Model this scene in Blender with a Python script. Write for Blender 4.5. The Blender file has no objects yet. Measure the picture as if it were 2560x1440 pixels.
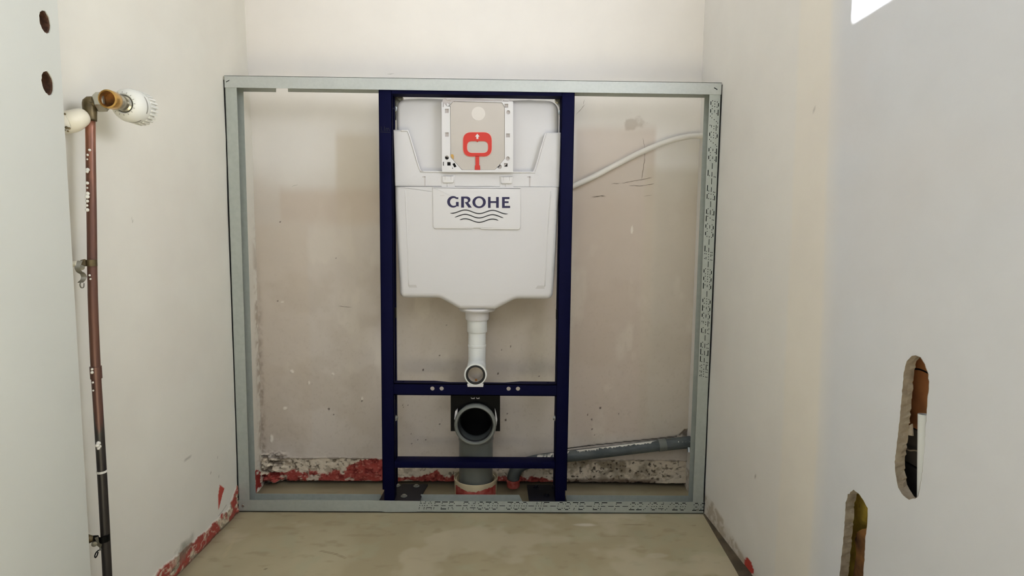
import bpy, bmesh, math, random
import numpy as np
from mathutils import Vector, Matrix, geometry

S = bpy.context.scene
COL = S.collection
PI = math.pi
random.seed(4)

# ------------------------------------------------------------------ camera
F, PITCH, YAW, ROLL = 1417.53, .0897, .0133, .0109
CAM = np.array([.0752, -1.4817, .7477])

def ray(u, v):
    """direction of a sight line measured on the photograph (surveying helper)"""
    a, b = u - 1280, v - 720
    c, s = math.cos(ROLL), math.sin(ROLL); a, b = a*c + b*s, -a*s + b*c
    X, D, Z = a/F, 1.0, -b/F
    c, s = math.cos(PITCH), math.sin(PITCH); y = D*c + Z*s; z = -D*s + Z*c
    c, s = math.cos(YAW), math.sin(YAW)
    return np.array([X*c + y*s, -X*s + y*c, z])
def atX(u, v, X): r = ray(u, v); return CAM + (X - CAM[0])/r[0]*r
def atY(u, v, Y): r = ray(u, v); return CAM + (Y - CAM[1])/r[1]*r
def atZ(u, v, Z): r = ray(u, v); return CAM + (Z - CAM[2])/r[2]*r
def XZ(u, v, Y): p = atY(u, v, Y); return (p[0], p[2])

fw = Vector(ray(1280, 720)).normalized()
rt = Vector(ray(1281, 720) - ray(1280, 720)).normalized()
up = rt.cross(fw).normalized()
cd = bpy.data.cameras.new('camera'); cam = bpy.data.objects.new('camera', cd); COL.objects.link(cam)
cd.sensor_width = 36; cd.lens = F/2560*36; cd.clip_start = .02
M = Matrix((rt, up, -fw)).transposed().to_4x4(); M.translation = Vector(CAM)
cam.matrix_world = M
S.camera = cam

# ------------------------------------------------------------------ light and exposure
w = bpy.data.worlds.new('sky'); S.world = w; w.use_nodes = True
bg = w.node_tree.nodes['Background']; bg.inputs[0].default_value = (.80, .88, 1, 1); bg.inputs[1].default_value = .55
def light(name, typ, energy, color, loc, direction, size=None):
    l = bpy.data.lights.new(name, typ); l.energy = energy; l.color = color
    o = bpy.data.objects.new(name, l); COL.objects.link(o); o.location = loc
    o.rotation_euler = Vector(direction).to_track_quat('-Z', 'Y').to_euler()
    if size: l.shape = 'RECTANGLE'; l.size, l.size_y = size
    return o
sun = light('sun', 'SUN', 68, (.93, .98, 1.06), (-3, -.9, 5), (1.267, 0, -1.07)); sun.data.angle = math.radians(.6)
light('window_daylight', 'AREA', 11.0, (.78, .86, 1), (-.70, -.85, 2.37), (1, .14, -.62), (.55, .42))
light('doorway_fill', 'AREA', 11.5, (.93, .97, 1.05), (.25, -3.2, 2.15), (-.08, 1, -.36), (1.6, 1.1))  # added fill lamp for light entering by the doorway behind the camera
S.view_settings.view_transform = 'Standard'; S.view_settings.look = 'None'
S.view_settings.gamma = 1; S.view_settings.use_curve_mapping = False
S.view_settings.exposure = 0.04

# ------------------------------------------------------------------ materials
def lin(c):
    return tuple((x/255/12.92 if x/255 <= .04045 else ((x/255 + .055)/1.055)**2.4) for x in c)
def mat(name, rgb, rough=.6, metal=0, var=0, scale=20, bump=0, bscale=80, rgb2=None, vcol=False, spec=.4, stretch=None, sheen=0):
    m = bpy.data.materials.new(name); m.use_nodes = True
    nt = m.node_tree; N = nt.nodes; L = nt.links; b = N['Principled BSDF']
    b.inputs['Roughness'].default_value = rough; b.inputs['Metallic'].default_value = metal
    b.inputs['Specular IOR Level'].default_value = spec
    tc = N.new('ShaderNodeTexCoord'); mp = N.new('ShaderNodeMapping'); L.new(tc.outputs['Object'], mp.inputs[0])
    if stretch: mp.inputs['Scale'].default_value = stretch
    c1 = lin(rgb); c2 = lin(rgb2) if rgb2 else tuple(x*(1 - var) for x in c1)
    if vcol:
        a = N.new('ShaderNodeAttribute'); a.attribute_name = 'Col'; src = a.outputs['Color']
        n = N.new('ShaderNodeTexNoise'); n.inputs['Scale'].default_value = scale; n.inputs['Detail'].default_value = 6
        L.new(mp.outputs[0], n.inputs[0])
        r = N.new('ShaderNodeMapRange'); r.inputs['To Min'].default_value = 1 - var; r.inputs['To Max'].default_value = 1 + var
        L.new(n.outputs['Fac'], r.inputs['Value'])
        mx = N.new('ShaderNodeVectorMath'); mx.operation = 'SCALE'; L.new(src, mx.inputs[0]); L.new(r.outputs[0], mx.inputs['Scale'])
        L.new(mx.outputs[0], b.inputs['Base Color'])
    elif var or rgb2:
        n = N.new('ShaderNodeTexNoise'); n.inputs['Scale'].default_value = scale; n.inputs['Detail'].default_value = 6
        L.new(mp.outputs[0], n.inputs[0])
        r = N.new('ShaderNodeValToRGB'); r.color_ramp.elements[0].position = .35; r.color_ramp.elements[1].position = .65
        r.color_ramp.elements[0].color = c2 + (1,); r.color_ramp.elements[1].color = c1 + (1,)
        L.new(n.outputs['Fac'], r.inputs[0]); L.new(r.outputs[0], b.inputs['Base Color'])
    else: b.inputs['Base Color'].default_value = c1 + (1,)
    if bump:
        n2 = N.new('ShaderNodeTexNoise'); n2.inputs['Scale'].default_value = bscale; n2.inputs['Detail'].default_value = 5
        L.new(mp.outputs[0], n2.inputs[0]); bp = N.new('ShaderNodeBump'); bp.inputs['Strength'].default_value = bump
        bp.inputs['Distance'].default_value = .001; L.new(n2.outputs['Fac'], bp.inputs['Height']); L.new(bp.outputs[0], b.inputs['Normal'])
    return m
M_WALL = mat('painted_plaster', (0, 0, 0), .85, vcol=True, var=.04, scale=14, bump=.35, bscale=45)
M_FLOOR = mat('floor_screed', (0, 0, 0), .6, vcol=True, var=.10, scale=9, bump=.3, bscale=60)
M_CEIL = mat('ceiling_paint', (226, 222, 212), .9, var=.05, scale=4, bump=.2)
M_DOOR = mat('door_paint', (213, 214, 205), .55, var=.03, scale=5, bump=.1, bscale=30)
M_BROWN = mat('raw_door_core', (92, 62, 44), .9, var=.5, scale=160, bump=.8, bscale=300)
M_GALV = mat('galvanised_steel', (182, 187, 180), .5, .45, var=.07, scale=90, bump=.1, bscale=260)
M_GALVT = mat('dimpled_galvanised_steel', (186, 189, 184), .55, .35, var=.05, scale=160, bump=.35, bscale=420, stretch=(1, 1, 1))
M_ZINC = mat('zinc_plating', (190, 192, 186), .28, .9, var=.2, scale=90)
M_BLUE = mat('blue_enamel', (5, 6, 42), .6, 0, var=.12, scale=18, bump=.05, bscale=200, spec=.08)
M_DBLUE = mat('dark_blue_plate', (18, 18, 30), .4, 0, var=.3, scale=40, bump=.1)
M_PLAS = mat('white_plastic', (204, 201, 199), .42, 0, var=.02, scale=6)
M_PLAS2 = mat('white_foam_cover', (203, 200, 198), .55, 0, var=.02, scale=10, bump=.1, bscale=150)
M_PLATE = mat('warm_white_plate', (208, 205, 203), .35, 0)
M_PANE = mat('grey_beige_panel', (186, 178, 168), .28, 0, var=.05, scale=10)
M_DISC = mat('pale_disc', (206, 199, 190), .4)
M_MARK = mat('grey_recess', (182, 174, 170), .7)
M_DARK = mat('black_ink_and_shade', (12, 11, 13), .8, spec=.2)  # flat black for print, joints and the painted shade of holes
M_RED = mat('red_plastic', (196, 50, 36), .42, var=.05)
M_PINK = mat('pale_key_edge', (226, 170, 158), .45)
M_INK = mat('navy_print', (34, 28, 66), .5)
M_INKB = mat('black_print', (22, 18, 22), .5)
M_PIPE = mat('white_pipe_plastic', (215, 216, 212), .32, var=.02)
M_RUB = mat('black_rubber', (18, 18, 20), .45)
M_GREY = mat('grey_waste_plastic', (112, 114, 108), .38, var=.08, scale=12)
M_GREYD = mat('dark_grey_waste_plastic', (84, 88, 86), .4, var=.3, scale=18, bump=.2)
M_GREYR = mat('paint_smeared_grey_pipe', (92, 97, 96), .5, var=.0, rgb2=(64, 70, 71), scale=14, bump=.5, bscale=120, stretch=(1, 3, 3))
M_BLK = mat('black_moulded_plastic', (5, 5, 5), .5, var=.2, spec=.12)
M_CREAM = mat('cream_clay_socket', (206, 190, 156), .6, var=.15, scale=30, bump=.2)
M_REDP = mat('red_waterproof_paint', (150, 48, 40), .7, rgb2=(176, 92, 80), scale=60, bump=.9, bscale=140)
M_STRAP = mat('dull_steel', (128, 124, 110), .5, .6, var=.3, scale=80)
M_BRASS = mat('brass', (214, 168, 96), .25, .9, var=.2, scale=60)
M_BRASSI = mat('brass_bore', (150, 96, 40), .85, .0, var=.6, scale=60)
M_NICK = mat('nickel_plate', (190, 184, 166), .27, .9, var=.15, scale=70)
M_OLDB = mat('tarnished_brass', (112, 98, 70), .4, .7, var=.5, scale=70)
M_HEAD = mat('thermostat_plastic', (222, 221, 212), .4)
M_OLDP = mat('old_cream_gloss_paint', (220, 213, 192), .4, var=.06, scale=20, bump=.3, bscale=60)
M_CONDUIT = mat('white_conduit', (222, 217, 208), .5, var=.03)
M_BLOCK = mat('terracotta_block', (176, 116, 70), .85, rgb2=(140, 86, 50), scale=16, bump=.6, bscale=80)
M_CONC = mat('grey_mortar', (96, 88, 80), .9, var=.4, scale=20, bump=.8)
M_BOARD = mat('plasterboard_cut_edge', (170, 157, 138), .95, rgb2=(142, 128, 110), scale=60, bump=.9, bscale=160)
M_WOOL = mat('yellow_mineral_wool', (226, 198, 88), .95, rgb2=(180, 146, 58), scale=30, bump=1, bscale=150)
M_WOOD = mat('brown_rough_wood', (140, 96, 52), .8, rgb2=(52, 32, 18), scale=26, bump=.6)
M_CHIP = mat('white_paint_chip', (214, 210, 200), .8)
M_GAP = mat('black_gap_shade', (20, 20, 20), .9)
M_FILLET = mat('dark_mortar_fillet', (96, 84, 66), .85, rgb2=(72, 62, 48), scale=25, bump=.5)

# copper that tarnishes to black towards the floor
M_COP = bpy.data.materials.new('tarnished_copper'); M_COP.use_nodes = True
_n = M_COP.node_tree; _b = _n.nodes['Principled BSDF']
_tc = _n.nodes.new('ShaderNodeNewGeometry'); _s = _n.nodes.new('ShaderNodeSeparateXYZ'); _n.links.new(_tc.outputs['Position'], _s.inputs[0])
_no = _n.nodes.new('ShaderNodeTexNoise'); _no.inputs['Scale'].default_value = 30; _no.inputs['Detail'].default_value = 6
_mp = _n.nodes.new('ShaderNodeMapping'); _mp.inputs['Scale'].default_value = (4, 4, .7); _n.links.new(_tc.outputs['Position'], _mp.inputs[0]); _n.links.new(_mp.outputs[0], _no.inputs[0])
_a = _n.nodes.new('ShaderNodeMath'); _a.operation = 'MULTIPLY_ADD'; _a.inputs[1].default_value = .30; _n.links.new(_no.outputs['Fac'], _a.inputs[0]); _n.links.new(_s.outputs[2], _a.inputs[2])
_d = _n.nodes.new('ShaderNodeMath'); _d.operation = 'SUBTRACT'; _d.inputs[1].default_value = .15; _n.links.new(_a.outputs[0], _d.inputs[0])
_r = _n.nodes.new('ShaderNodeValToRGB'); e = _r.color_ramp.elements
e[0].position = .36; e[0].color = lin((50, 46, 44)) + (1,); e[1].position = .99; e[1].color = lin((200, 134, 106)) + (1,)
for p_, c_ in ((.42, (64, 62, 58)), (.46, (98, 70, 62)), (.60, (110, 76, 62)), (.72, (98, 68, 59)), (.84, (114, 78, 62)), (.93, (152, 100, 78))):
    q = e.new(p_); q.color = lin(c_) + (1,)
_n.links.new(_d.outputs[0], _r.inputs[0]); _n.links.new(_r.outputs[0], _b.inputs['Base Color'])
_b.inputs['Metallic'].default_value = .4; _b.inputs['Roughness'].default_value = .38

# ------------------------------------------------------------------ object helpers
def tag(o, label=None, cat=None, group=None, kind=None):
    for k, v in (('label', label), ('category', cat), ('group', group), ('kind', kind)):
        if v: o[k] = v
    return o
def empty(name, loc, label, cat, group=None):
    o = bpy.data.objects.new(name, None); COL.objects.link(o); o.location = loc; o.empty_display_size = .05
    return tag(o, label, cat, group)
def off(p):
    v = Vector((0, 0, 0))
    while p: v += p.location; p = p.parent
    return v
def obj(name, bm, m, parent=None, smooth=False, label=None, recalc=True):
    if recalc: bmesh.ops.recalc_face_normals(bm, faces=bm.faces)
    o0 = off(parent)
    if o0.length: bmesh.ops.translate(bm, vec=-o0, verts=bm.verts)
    me = bpy.data.meshes.new(name); bm.to_mesh(me); bm.free()
    for mm in (m if isinstance(m, (list, tuple)) else [m]): me.materials.append(mm)
    o = bpy.data.objects.new(name, me); COL.objects.link(o)
    if parent: o.parent = parent
    if smooth is True: me.shade_smooth()
    elif smooth: me.shade_smooth(); me.set_sharp_from_angle(angle=smooth)
    if label: o['label'] = label
    return o
def NB(): return bmesh.new()
def box(bm, x0, x1, y0, y1, z0, z1, bev=0):
    vs = [bm.verts.new((x, y, z)) for x in (x0, x1) for y in (y0, y1) for z in (z0, z1)]
    fs = [bm.faces.new([vs[i] for i in q]) for q in ((0, 1, 3, 2), (4, 6, 7, 5), (0, 4, 5, 1), (2, 3, 7, 6), (0, 2, 6, 4), (1, 5, 7, 3))]
    if bev:
        es = list({e for f in fs for e in f.edges})
        bmesh.ops.bevel(bm, geom=es, offset=bev, segments=2, affect='EDGES', profile=.5)
    return bm
def rpoly(pts, rad, seg=6):
    """fillet the corners of a closed 2-D polygon"""
    out = []; n = len(pts)
    for i in range(n):
        r = rad[i] if isinstance(rad, (list, tuple)) else rad
        p = Vector(pts[i]); a = Vector(pts[i-1]) - p; b = Vector(pts[(i+1) % n]) - p
        if r <= 0: out.append(tuple(p)); continue
        la, lb = a.length, b.length; a.normalize(); b.normalize()
        ang = a.angle(b); t = min(r/math.tan(ang/2), la*.48, lb*.48)
        p1, p2 = p + a*t, p + b*t
        for k in range(seg+1):
            s = k/seg; q = p1*(1-s)**2 + p*2*s*(1-s) + p2*s**2; out.append(tuple(q))
    return out
def ell(cx, cz, rx, rz=None, n=24, ph=0):
    rz = rz or rx; return [(cx + rx*math.cos(ph + 2*PI*k/n), cz + rz*math.sin(ph + 2*PI*k/n)) for k in range(n)]
def area2(p): return sum(p[i-1][0]*p[i][1] - p[i][0]*p[i-1][1] for i in range(len(p)))/2
def inset(p, d):
    n = len(p); s = 1 if area2(p) > 0 else -1; out = []
    for i in range(n):
        a = Vector(p[i]) - Vector(p[i-1]); b = Vector(p[(i+1) % n]) - Vector(p[i])
        if a.length < 1e-7: a = b
        if b.length < 1e-7: b = a
        na = Vector((-a.y, a.x)).normalized()*s; nb = Vector((-b.y, b.x)).normalized()*s
        m = (na + nb); m = m.normalized() if m.length > 1e-6 else na
        out.append(tuple(Vector(p[i]) + m*d/max(.5, m.dot(na))))
    return out
def puff(bm, poly, yf, yb, r=.002, seg=3, flat_top=False):
    """extruded outline (x,z) from yb to yf with a rounded front edge"""
    loops = [(poly, yb)]
    for k in range(seg+1):
        a = PI/2*k/seg; loops.append((inset(poly, r*(1-math.cos(a))) if k else poly, yf + r*(1 - math.sin(a))))
    if flat_top:
        zt = min(poly[0][1], poly[-1][1]) - .001
        loops = [([(q[0], (o[1] if o[1] > zt else q[1])) for q, o in zip(p, poly)], y) for p, y in loops]
    rings = [[bm.verts.new((x, y, z)) for x, z in p] for p, y in loops]
    n = len(poly)
    for a, b in zip(rings, rings[1:]):
        for i in range(n): bm.faces.new((a[i-1], a[i], b[i], b[i-1]))
    for tri in geometry.tessellate_polygon([[Vector((x, z, 0)) for x, z in poly]]):
        for rg in (rings[0], rings[-1]):
            try: bm.faces.new([rg[i] for i in tri])
            except ValueError: pass
    return bm
def plate(bm, outline, holes, yf, th, axis='y'):
    """flat sheet with holes; (a,b) -> (x,z) at y for axis y, (y,z) at x for axis x, (x,y) at z for axis z"""
    def P(a, b, c): return (a, c, b) if axis == 'y' else ((c, a, b) if axis == 'x' else (a, b, c))
    es = []
    for lp in [outline] + list(holes):
        vs = [bm.verts.new(P(a, b, yf)) for a, b in lp]
        es += [bm.edges.new((vs[i-1], vs[i])) for i in range(len(vs))]
    g = bmesh.ops.triangle_fill(bm, use_beauty=True, use_dissolve=False, edges=es)
    fs = [f for f in g['geom'] if isinstance(f, bmesh.types.BMFace)]
    if th:
        ex = bmesh.ops.extrude_face_region(bm, geom=fs, use_keep_orig=True)
        bmesh.ops.translate(bm, vec=P(0, 0, th), verts=[v for v in ex['geom'] if isinstance(v, bmesh.types.BMVert)])
    return bm
def frame_of(d):
    d = Vector(d).normalized(); u = d.orthogonal().normalized(); return u, d.cross(u).normalized(), d
def lathe(bm, prof, o, d, n=32, a0=0, ref=None, close=False):
    """profile of (radius, height) turned about the axis d through o"""
    u, v, d = frame_of(d)
    if ref is not None:
        v = Vector(d).cross(Vector(ref)).normalized(); u = v.cross(d).normalized()
    o = Vector(o); rings = []
    for r, h in prof:
        if r < 1e-6: rings.append([bm.verts.new(o + d*h)])
        else: rings.append([bm.verts.new(o + d*h + (u*math.cos(a0 + 2*PI*k/n) + v*math.sin(a0 + 2*PI*k/n))*r) for k in range(n)])
    pr = list(zip(rings, rings[1:])) + ([(rings[-1], rings[0])] if close else [])
    for a, b in pr:
        for k in range(n):
            q = [a[k-1] if len(a) > 1 else a[0], a[k] if len(a) > 1 else None, b[k] if len(b) > 1 else b[0], b[k-1] if len(b) > 1 else None]
            q = [x for x in q if x is not None]
            if len(q) > 2: bm.faces.new(q)
    return bm
def sweep(bm, pts, rad, n=16, cap=True, sub=6, squash=1):
    """tube along a smoothed path; rad a number or one per point"""
    P = [Vector(p) for p in pts]; R = [rad]*len(P) if not isinstance(rad, (list, tuple)) else list(rad)
    Q, RR = [], []
    if sub > 1 and len(P) > 2:
        for i in range(len(P)-1):
            p0, p1, p2, p3 = P[max(i-1, 0)], P[i], P[i+1], P[min(i+2, len(P)-1)]
            for k in range(sub):
                t = k/sub
                Q.append(.5*((2*p1) + (p2-p0)*t + (2*p0-5*p1+4*p2-p3)*t*t + (3*p1-p0-3*p2+p3)*t**3)); RR.append(R[i]*(1-t) + R[i+1]*t)
        Q.append(P[-1]); RR.append(R[-1])
    else: Q, RR = P, R
    t = (Q[1]-Q[0]).normalized(); u = t.orthogonal().normalized(); rings = []
    for i, q in enumerate(Q):
        t2 = (Q[min(i+1, len(Q)-1)] - Q[max(i-1, 0)]).normalized()
        u = (u - t2*u.dot(t2)).normalized(); v = t2.cross(u)
        rings.append([bm.verts.new(q + (u*math.cos(2*PI*k/n) + v*math.sin(2*PI*k/n))*RR[i]) for k in range(n)])
    for a, b in zip(rings, rings[1:]):
        for k in range(n): bm.faces.new((a[k-1], a[k], b[k], b[k-1]))
    if cap: bm.faces.new(rings[0]); bm.faces.new(rings[-1])
    return bm
def ribbon(bm, pts, width, wdir, th):
    """flat strap following pts, its width along wdir"""
    P = [Vector(p) for p in pts]; W = Vector(wdir).normalized()*width/2; rings = []
    for i, p in enumerate(P):
        t = (P[min(i+1, len(P)-1)] - P[max(i-1, 0)]).normalized(); nn = t.cross(W).normalized()*th/2
        rings.append([bm.verts.new(p + a) for a in (W+nn, W-nn, -W-nn, -W+nn)])
    for a, b in zip(rings, rings[1:]):
        for k in range(4): bm.faces.new((a[k-1], a[k], b[k], b[k-1]))
    bm.faces.new(rings[0]); bm.faces.new(rings[-1]); return bm
def hexbolt(bm, o, d, r=.006, h=.004, washer=.0085):
    lathe(bm, [(0, 0), (washer, 0), (washer, .0012), (0, .0012)], o, d, 20)
    lathe(bm, [(0, .001), (r, .001), (r, h), (r*.86, h+.0006), (0, h+.0006)], o, d, 6)
    return bm

# ------------------------------------------------------------------ value noise and wall painting
def vnoise(x, y, seed):
    rs = np.random.RandomState(seed); T = rs.rand(256, 256)
    xi = np.floor(x).astype(int); yi = np.floor(y).astype(int); fx = x-xi; fy = y-yi
    fx = fx*fx*(3-2*fx); fy = fy*fy*(3-2*fy); g = lambda a, b: T[a & 255, b & 255]
    return (g(xi, yi)*(1-fx) + g(xi+1, yi)*fx)*(1-fy) + (g(xi, yi+1)*(1-fx) + g(xi+1, yi+1)*fx)*fy
def fbm(x, y, sc, seed, oc=4, sx=1, sy=1):
    a, t, w_ = 0, 0, 1
    for k in range(oc): a = a + w_*vnoise(x*sc*sx*2**k + 17.3*k, y*sc*sy*2**k + 5.1*k, seed+k); t += w_; w_ *= .55
    return a/t
def inpoly(x, y, poly):
    r = np.zeros(x.shape, bool); n = len(poly)
    for i in range(n):
        x1, y1 = poly[i-1]; x2, y2 = poly[i]
        if y1 == y2: continue
        c = ((y1 > y) != (y2 > y)) & (x < (x2-x1)*(y-y1)/(y2-y1) + x1); r ^= c
    return r
def sst(e0, e1, x): t = np.clip((x-e0)/(e1-e0), 0, 1); return t*t*(3-2*t)
def segd(x, y, a, b):
    ax, ay = a; bx, by = b; dx, dy = bx-ax, by-ay; t = np.clip(((x-ax)*dx + (y-ay)*dy)/(dx*dx+dy*dy+1e-12), 0, 1)
    return np.hypot(x-ax-t*dx, y-ay-t*dy)
class Paint:
    def __init__(s, a, b, base): s.a, s.b = a, b; s.c = np.tile(np.array(lin(base)), (len(a), 1)); s.h = np.zeros(len(a))
    def mix(s, m, rgb): m = np.clip(m, 0, 1)[:, None]; s.c = s.c*(1-m) + np.array(lin(rgb))*m
    def mul(s, m): s.c = s.c*m[:, None]
    def line(s, pts, wd, rgb, st=1, dh=0):
        for p, q in zip(pts, pts[1:]):
            m = 1 - sst(wd*.5, wd*1.3, segd(s.a, s.b, p, q)); s.mix(m*st, rgb); s.h += dh*m
    def spot(s, p, r, rgb, st=1, dh=0, asp=1):
        d = np.hypot((s.a-p[0])/asp, s.b-p[1]) * (.75 + .5*fbm(s.a, s.b, 300, 9, 2)); m = 1 - sst(r*.7, r*1.15, d); s.mix(m*st, rgb); s.h += dh*m
def grid_mesh(name, us, vs, fn, m, holes=(), kind='structure'):
    """structured grid; fn(a,b)->(xyz, colours)"""
    A, B = np.meshgrid(us, vs); a, b = A.ravel(), B.ravel(); co, c = fn(a, b)
    nu, nv = len(us), len(vs); I = np.arange(nu*nv).reshape(nv, nu)
    q = np.stack([I[:-1, :-1], I[:-1, 1:], I[1:, 1:], I[1:, :-1]], -1).reshape(-1, 4)
    ca = a[q].mean(1); cb = b[q].mean(1); keep = np.ones(len(q), bool)
    for (a0, a1, b0, b1) in holes: keep &= ~((ca > a0) & (ca < a1) & (cb > b0) & (cb < b1))
    return raw_mesh(name, co, q[keep], c, m)
def raw_mesh(name, co, q, c, m):
    me = bpy.data.meshes.new(name); k = q.shape[1]
    me.vertices.add(len(co)); me.vertices.foreach_set('co', np.asarray(co, np.float32).ravel())
    me.loops.add(q.size); me.loops.foreach_set('vertex_index', q.ravel().astype(np.int32))
    me.polygons.add(len(q)); me.polygons.foreach_set('loop_start', np.arange(0, q.size, k, dtype=np.int32))
    me.polygons.foreach_set('loop_total', np.full(len(q), k, np.int32))
    me.update(calc_edges=True); me.validate()
    at = me.color_attributes.new('Col', 'FLOAT_COLOR', 'POINT')
    at.data.foreach_set('color', np.hstack([np.clip(c, 0, 1), np.ones((len(c), 1))]).astype(np.float32).ravel())
    me.shade_smooth(); me.materials.append(m)
    o = bpy.data.objects.new(name, me); COL.objects.link(o); o['kind'] = 'structure'; return o
def rng(*segs):
    out = [segs[0][0]]
    for a, b, st in segs: out += list(np.linspace(a, b, max(2, int(round((b-a)/st))+1))[1:])
    return np.array(out)

XL, XR, YB, YFW, H = -.64, .627, .158, -1.27, 2.72     # room shell
RED, REDD, CREAM, UMBER = (158, 52, 44), (112, 34, 30), (214, 200, 176), (92, 78, 62)

# ---- back wall
def PB(u, v): return XZ(u, v, YB)
PENCIL = []
def f_back(a, b):
    P = Paint(a, b, (224, 218, 210)); n1 = fbm(a, b, 5, 1, 5); n2 = fbm(a, b, 40, 2, 4); n3 = fbm(a, b, 150, 3, 3)
    # bare skim coat below the old tile line, darker and warmer
    edge = .93 + .03*(n1-.5)
    P.mix(sst(.04, -.10, b-edge + .10*(n1-.5))*.62, (190, 175, 158))
    P.mix(sst(.02, -.02, b-.66 + .2*(n1-.5))*sst(.48, .62, fbm(a, b, 7, 31, 4))*.32, (180, 166, 148))
    # soft-edged tan patches
    for (u0, v0, u1, v1, c, s) in ((840, 330, 950, 560, (206, 194, 176), .7), (700, 470, 960, 560, (196, 178, 160), .5), (640, 560, 780, 1100, (200, 184, 164), .35),
                                   (1440, 318, 1614, 1090, (196, 178, 162), .55), (1614, 420, 1760, 1090, (192, 181, 162), .5), (1000, 780, 1400, 960, (196, 184, 166), .4)):
        p0, p1 = PB(u0, v0), PB(u1, v1); x_, z_ = a + .012*(n1-.5), b + .02*(n1-.5)
        P.mix(sst(p0[0]-.008, p0[0]+.008, x_)*sst(p1[0]+.008, p1[0]-.008, x_)*sst(p1[1]-.02, p1[1]+.02, z_)*sst(p0[1]+.02, p0[1]-.02, z_)*s, c)
    p0 = PB(1625, 470); P.mix((1-sst(.004, .03, np.abs(a-p0[0])))*sst(.3, .5, b)*sst(1.0, .9, b)*.25, (216, 202, 184))
    P.mix(sst(.60, .75, fbm(a, b, 11, 12, 4, 1, .5))*sst(.95, .6, b)*.35, (222, 212, 196))
    P.mix(sst(.66, .74, n3)*sst(.9, .2, b)*.13, (150, 132, 110))
    P.h += (n1-.5)*.004*sst(1.1, .9, b) + (n2-.5)*.0012*sst(1.0, .3, b)
    # scratches, pencil marks, drips and splashes
    INKS = [((1607, 345), (1612, 375), (1611, 400), (1604, 448)), ((1555, 458), (1604, 449), (1630, 444)), ((1528, 459), (1548, 459)), ((1572, 464), (1605, 465), (1635, 459)),
            ((1479, 492), (1512, 489)), ((1482, 495), (1500, 490), (1514, 492)), ((1609, 491), (1630, 488)), ((1440, 287), (1462, 262)), ((1458, 262), (1461, 249)),
            ((847, 765), (880, 768)), ((968, 186), (985, 184)), ((730, 466), (745, 462)), ((1405, 1114), (1405, 1130)), ((1505, 520), (1505, 1010))]
    PENCIL.extend(INKS[:12]); P.line([PB(*q) for q in INKS[12]], .0014, (84, 76, 66), .3)
    for (u, v, r) in ((1501, 1020, 3.2), (1469, 1037, 2.2), (1479, 1049, 2.5), (1480, 1073, 3), (1099, 889, 2.4), (1245, 934, 2.8), (1058, 925, 2.8), (1264, 1050, 4), (1268, 1035, 2),
                      (1007, 1012, 1.6), (1020, 1012, 1.6), (1008, 1017, 1.5), (1099, 1061, 2), (1348, 941, 2), (1277, 866, 2), (1254, 875, 1.8), (1028, 1084, 1.7), (1044, 1100, 1.8), (1064, 1099, 1.6), (1029, 1110, 1.8),
                      (1486, 1088, 1.8), (1547, 1035, 1.6), (1505, 975, 1.2), (822, 1022, 3), (834, 1036, 2), (905, 1002, 3), (694, 752, 2.2), (700, 555, 2), (635, 553, 3), (1116, 813, 1.5), (1240, 770, 1.5), (840, 645, 2)):
        P.spot(PB(u, v), r*.0011, (70, 46, 34), .9, .0006, .8)
    for (u, v, w_, h_) in ((679, 1096, 9, 22), (713, 1021, 12, 8), (705, 755, 10, 4), (772, 957, 6, 9), (832, 935, 8, 6), (905, 997, 5, 9), (730, 928, 9, 10), (1580, 575, 6, 26)):
        p = PB(u, v); d = np.hypot((a-p[0])/(w_*.00055), (b-p[1])/(h_*.00055)) + (n3-.5)*1.2; m = 1-sst(.6, 1.1, d); P.mix(m*.8, (232, 224, 210)); P.h -= m*.0012
    p = PB(1583, 310); d = np.hypot((a-p[0])/.03, (b-p[1])/.02) + (n2-.5)*2; P.mix((1-sst(.5, 1.1, d))*.4, (150, 132, 112))
    # faded line in the skim at the right bay and the crack above the waste pipe
    P.line([PB(u, v) for u, v in ((1400, 1124), (1480, 1114), (1560, 1106), (1640, 1098), (1692, 1092))], .0016, (52, 44, 36), .95, .003)
    P.line([PB(u, v) for u, v in ((1700, 1088), (1712, 1076), (1722, 1074))], .003, (120, 106, 88), .8, .003)
    P.spot(PB(1716, 1086), .012, (116, 104, 92), .9, .006)
    # broken band along the foot of the wall
    xb = a; T = .088 + .012*(fbm(a, b, 9, 5, 3)-.5) - .012*sst(-.25, -.1, a) + .012*sst(.1, .35, a)   # top of the band
    j = fbm(a, b, 60, 6, 4); k = fbm(a, b, 120, 8, 4)
    left = sst(.0, -.1, a); inb = sst(0, -.004, b - T + .010*(j-.5))
    P.mix(inb*.85, CREAM); P.h += inb*.003
    P.mix(inb*sst(.55, .68, j)*.6, (150, 134, 110)); P.mix(inb*sst(.63, .70, k)*.75, UMBER); P.h += inb*(j-.5)*.006 + inb*sst(.6, .72, k)*.003
    lip = np.exp(-((b-T)/.0025)**2); P.mix(lip*sst(.45, .6, j)*.55, (104, 88, 70)); P.h -= lip*.001
    # heap of broken plaster in the left corner
    cm = sst(-.55, -.61, a)*sst(.115, .08, b); j2 = fbm(a, b, 75, 15, 4, 1, 1.6); P.h += cm*((j2-.5)*.05 - .008); P.mix(cm*sst(.53, .60, j2)*.8, (84, 70, 56)); P.mix(cm*sst(.45, .38, j2)*.6, (226, 214, 190))
    ve = PB(655, 1000)[0]; cr = np.exp(-((a-ve+.01*(fbm(a, b, 20, 33)-.5))/.006)**2)*sst(.75, .3, b); P.mix(cr*sst(.35, .6, j)*.45, (128, 108, 86)); P.h += cr*(k-.5)*.006
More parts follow.
